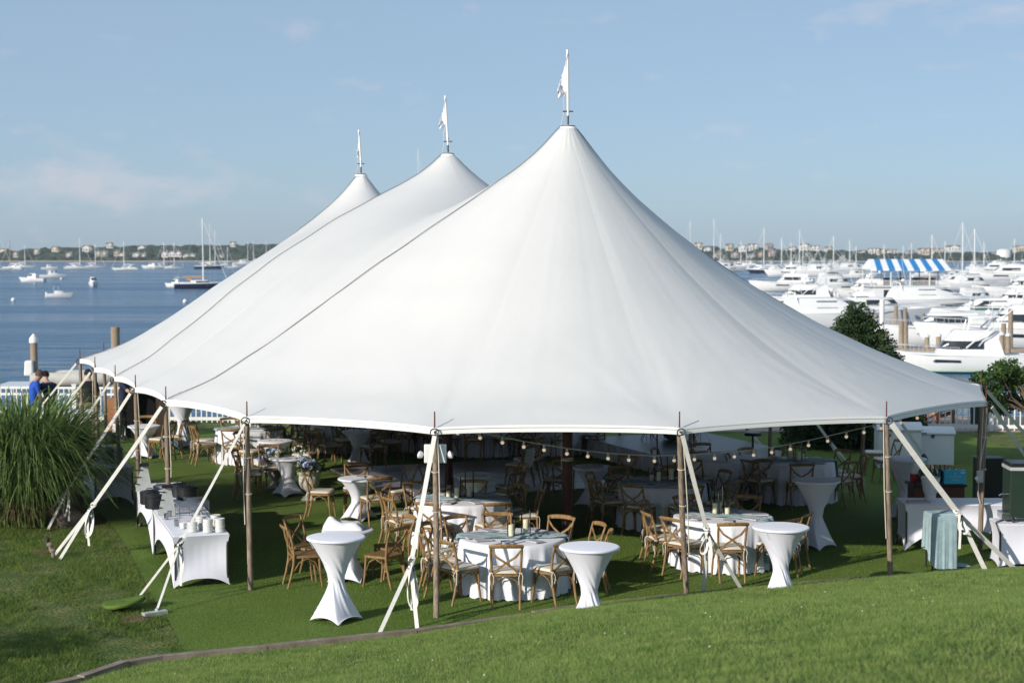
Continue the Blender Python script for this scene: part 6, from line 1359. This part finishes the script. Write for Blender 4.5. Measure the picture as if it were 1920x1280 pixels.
# ================================================================== people
mat('skin_tan', (.34, .19, .12), .55, (.38, .22, .14), 6); mat('skin_light', (.50, .31, .23), .55, (.54, .34, .26), 6); mat('shirt_blue', (.015, .075, .42), .8, (.02, .09, .48), 7); mat('shirt_navy', (.012, .018, .045), .85, (.018, .025, .06), 7); mat('shirt_black', (.010, .010, .013), .85); mat('trousers_dark', (.02, .02, .025), .85); mat('trousers_khaki', (.22, .17, .10), .85); mat('hair_dark', (.012, .009, .007), .7); mat('hair_shaved', (.09, .05, .035), .7); mat('shoe', (.02, .02, .02), .6)
def person(loc, rz, lab, height, shirt, trousers, skin, hair, arms, head_tilt=.25, shaved=False, stoop=.05, bald=0):
    'one continuous skinned body posed by joints; arms: per side (elbow, hand) offsets from the shoulder in metres'
    t = empty('person', loc, rz, lab, 'person'); s = height/1.76
    J = {}; E_ = []
    def j(n, p, r, par=None): J[n] = (Vector(p)*s, r*s); (E_.append((par, n)) if par else None)
    st = stoop
    j('pelvis', (0, 0, .95), (.15)); j('waist', (0, .02+st*.3, 1.08), .135, 'pelvis'); j('chest', (0, .03+st*.8, 1.27), .155, 'waist'); j('upper', (0, .03+st*1.2, 1.40), .13, 'chest')
    j('neck', (0, .05+st*1.5, 1.50), .058, 'upper'); hx = head_tilt
    j('head0', (0, .07+st*1.6+hx*.05, 1.57), .075, 'neck'); j('head1', (0, .075+st*1.6+hx*.12, 1.64), .092, 'head0'); j('head2', (0, .06+st*1.6+hx*.17, 1.705), .082, 'head1')
    for sd, k in ((-1, 'l'), (1, 'r')):
        sh = Vector((sd*.19, .03+st*1.1, 1.40)); e, h = (Vector(q) for q in arms[0 if sd < 0 else 1])
        j('sh'+k, sh, .068, 'upper'); j('el'+k, sh+e, .046, 'sh'+k); j('wr'+k, sh+h, .031, 'el'+k); d = (h-e).normalized(); j('pa'+k, sh+h+d*.06, .034, 'wr'+k)
        up = Vector((0, 0, 1)); sdv = d.cross(up); sdv = sdv.normalized() if sdv.length > .1 else Vector((1, 0, 0))
        for q in range(4): j(f'f{k}{q}', sh+h+d*.105+sdv*(q-1.5)*.019, .009, 'pa'+k); j(f'g{k}{q}', sh+h+d*(.15+.012*(1.5-abs(q-1.5)))+sdv*(q-1.5)*.020-up*.02, .008, f'f{k}{q}')
        j('th'+k, sh+h+d*.06+sdv*.045*sd, .010, 'pa'+k); j('tt'+k, sh+h+d*.10+sdv*.06*sd, .008, 'th'+k)
        j('hip'+k, (sd*.095, 0, .90), .10, 'pelvis'); j('kn'+k, (sd*.11, .02, .50), .062, 'hip'+k); j('ca'+k, (sd*.115, -.01, .34), .058, 'kn'+k); j('an'+k, (sd*.115, -.02, .09), .040, 'ca'+k); j('to'+k, (sd*.13, .15, .035), .038, 'an'+k)
    names = list(J); me = bpy.data.meshes.new('body'); me.from_pydata([J[n][0] for n in names], [(names.index(a), names.index(b)) for a, b in E_], [])
    o = bpy.data.objects.new('body', me); col.objects.link(o); md = o.modifiers.new('skin', 'SKIN'); md.use_smooth_shade = True
    for i, n in enumerate(names): me.skin_vertices[0].data[i].radius = (J[n][1],)*2; me.skin_vertices[0].data[i].use_root = (n == 'pelvis')
    o.modifiers.new('sub', 'SUBSURF').levels = 1
    dg = bpy.context.evaluated_depsgraph_get(); nm = bpy.data.meshes.new_from_object(o.evaluated_get(dg)); bpy.data.objects.remove(o)
    for m_ in (skin, shirt, trousers, 'shoe'): nm.materials.append(MATS[m_])
    def cls(n):
        if n[:2] in ('wr', 'pa', 'th', 'tt') or n[0] in 'fg' or n in ('neck', 'head0', 'head1', 'head2'): return 0
        if n[:3] == 'hip' or n[:2] in ('kn', 'ca', 'an'): return 2
        if n[:2] == 'to': return 3
        return 1
    pts = np.array([J[n][0] for n in names]); cl = [cls(n) for n in names]; segs = [(names.index(a), names.index(b)) for a, b in E_]
    for f in nm.polygons:
        c = np.array(f.center); best = None
        for a, b in segs:
            ab = pts[b]-pts[a]; u = np.clip(((c-pts[a]) @ ab)/(ab @ ab+1e-9), 0, 1); d = np.linalg.norm(c-pts[a]-u*ab)
            if best is None or d < best[0]: best = (d, a if u < .5 else b, names[a], names[b], u)
        k_ = cl[best[1]]
        if best[2][:2] == 'sh': k_ = 1 if best[4] < .75 else 0          # short sleeves
        elif best[2][:2] == 'el': k_ = 0
        if best[2] == 'pelvis' and best[3][:3] == 'hip' or best[1] == names.index('pelvis') and c[2] < .97*s: k_ = 2 if c[2] < .93*s else 1
        f.material_index = k_; f.use_smooth = True
    b = bpy.data.objects.new('body', nm); col.objects.link(b); b.parent = t
    hc = J['head1'][0]; hr = .105*s
    hm = MB(); hm.lathe([(hr*1.0*math.sin(a), hr*1.12*math.cos(a)) for a in np.linspace(0.02, 1.75, 9)], 18, Matrix.Translation(hc+Vector((0, -.018*s, .028*s))) @ Matrix.Rotation(.35-hx*.5, 4, 'X'), cap=False)
    hb_ = hm.build('hair', hair, t, smooth=180)
    if shaved: hb_.scale = (.985,)*3
    fm = MB(); fc = hc+Vector((0, .088*s+hx*.01, -.005*s))
    fm.add([fc+Vector((-.012*s, 0, -.015*s)), fc+Vector((.012*s, 0, -.015*s)), fc+Vector((0, .026*s, -.018*s)), fc+Vector((0, 0, .03*s))], [(0, 2, 3), (2, 1, 3), (0, 1, 2)]); fm.build('nose', skin, t)
    for sd in (-1, 1):
        MB().ball(hc+Vector((sd*.090*s, -.005, -.005*s)), .026*s, 8, 6, (.45, .8, 1.2)).build('ear', skin, t, smooth=180); MB().ball(hc+Vector((sd*.034*s, .083*s, .018*s)), .012*s, 8, 6).build('eye', 'hair_dark', t, smooth=180)
    MB().box(hc+Vector((0, .088*s, -.052*s)), (.045*s, .012, .009*s)).build('mouth', 'skin_tan', t)
    return t
DN = [((-.05, .02, -.29), (-.06, .10, -.53)), ((.05, .02, -.29), (.06, .10, -.53))]
RE = [((-.06, .12, -.24), (.02, .36, -.22)), ((.06, .12, -.24), (-.02, .36, -.22))]
p = dp(59, 730, 41.5); person((p.x, 41.5, 0), R(-60), 'person in a bright blue T-shirt with shaved head looking down behind the grass', 1.84, 'shirt_blue', 'trousers_dark', 'skin_tan', 'hair_shaved', [((-.05, .05, -.28), (-.02, .24, -.42)), ((.05, .05, -.28), (.02, .24, -.42))], head_tilt=.55, shaved=True)
p = dp(94, 740, 41.8); person((p.x, 41.8, 0), R(35), 'person in a navy T-shirt with dark hair bending forward beside the blue shirt', 1.76, 'shirt_navy', 'trousers_dark', 'skin_light', 'hair_dark', RE, head_tilt=.7, stoop=.13)
p = dp(167, 740, 42.2); person((p.x, 42.2, 0), R(20), 'person in black shirt and khaki trousers standing between the tent poles', 1.78, 'shirt_black', 'trousers_khaki', 'skin_light', 'hair_dark', DN, head_tilt=.3)
p = dp(228, 735, 42.0); person((p.x, 42.0, 0), R(-95), 'person in a navy T-shirt reaching an arm out over the bar counter', 1.80, 'shirt_navy', 'trousers_dark', 'skin_light', 'hair_dark', [((-.10, .20, -.12), (-.06, .44, -.06)), ((.08, .18, -.16), (.02, .42, -.14))], head_tilt=.3)
# ------------------------------------------------------------------ haze over the harbour
def haze():
    m = bpy.data.materials.new('haze'); m.use_nodes = True; t = m.node_tree; t.nodes.remove(t.nodes['Principled BSDF'])
    v = N(t, 'ShaderNodeVolumePrincipled'); v.inputs['Color'].default_value = (.80, .88, 1, 1); v.inputs['Density'].default_value = .00013; v.inputs['Anisotropy'].default_value = .1
    t.links.new(v.outputs[0], t.nodes['Material Output'].inputs['Volume']); MATS['haze'] = m
    tag(MB().box((0, 980, 14), (4600, 2040, 40)).build('haze', 'haze'), 'pale even sea haze lying over the harbour', 'haze', kind='stuff')
haze()
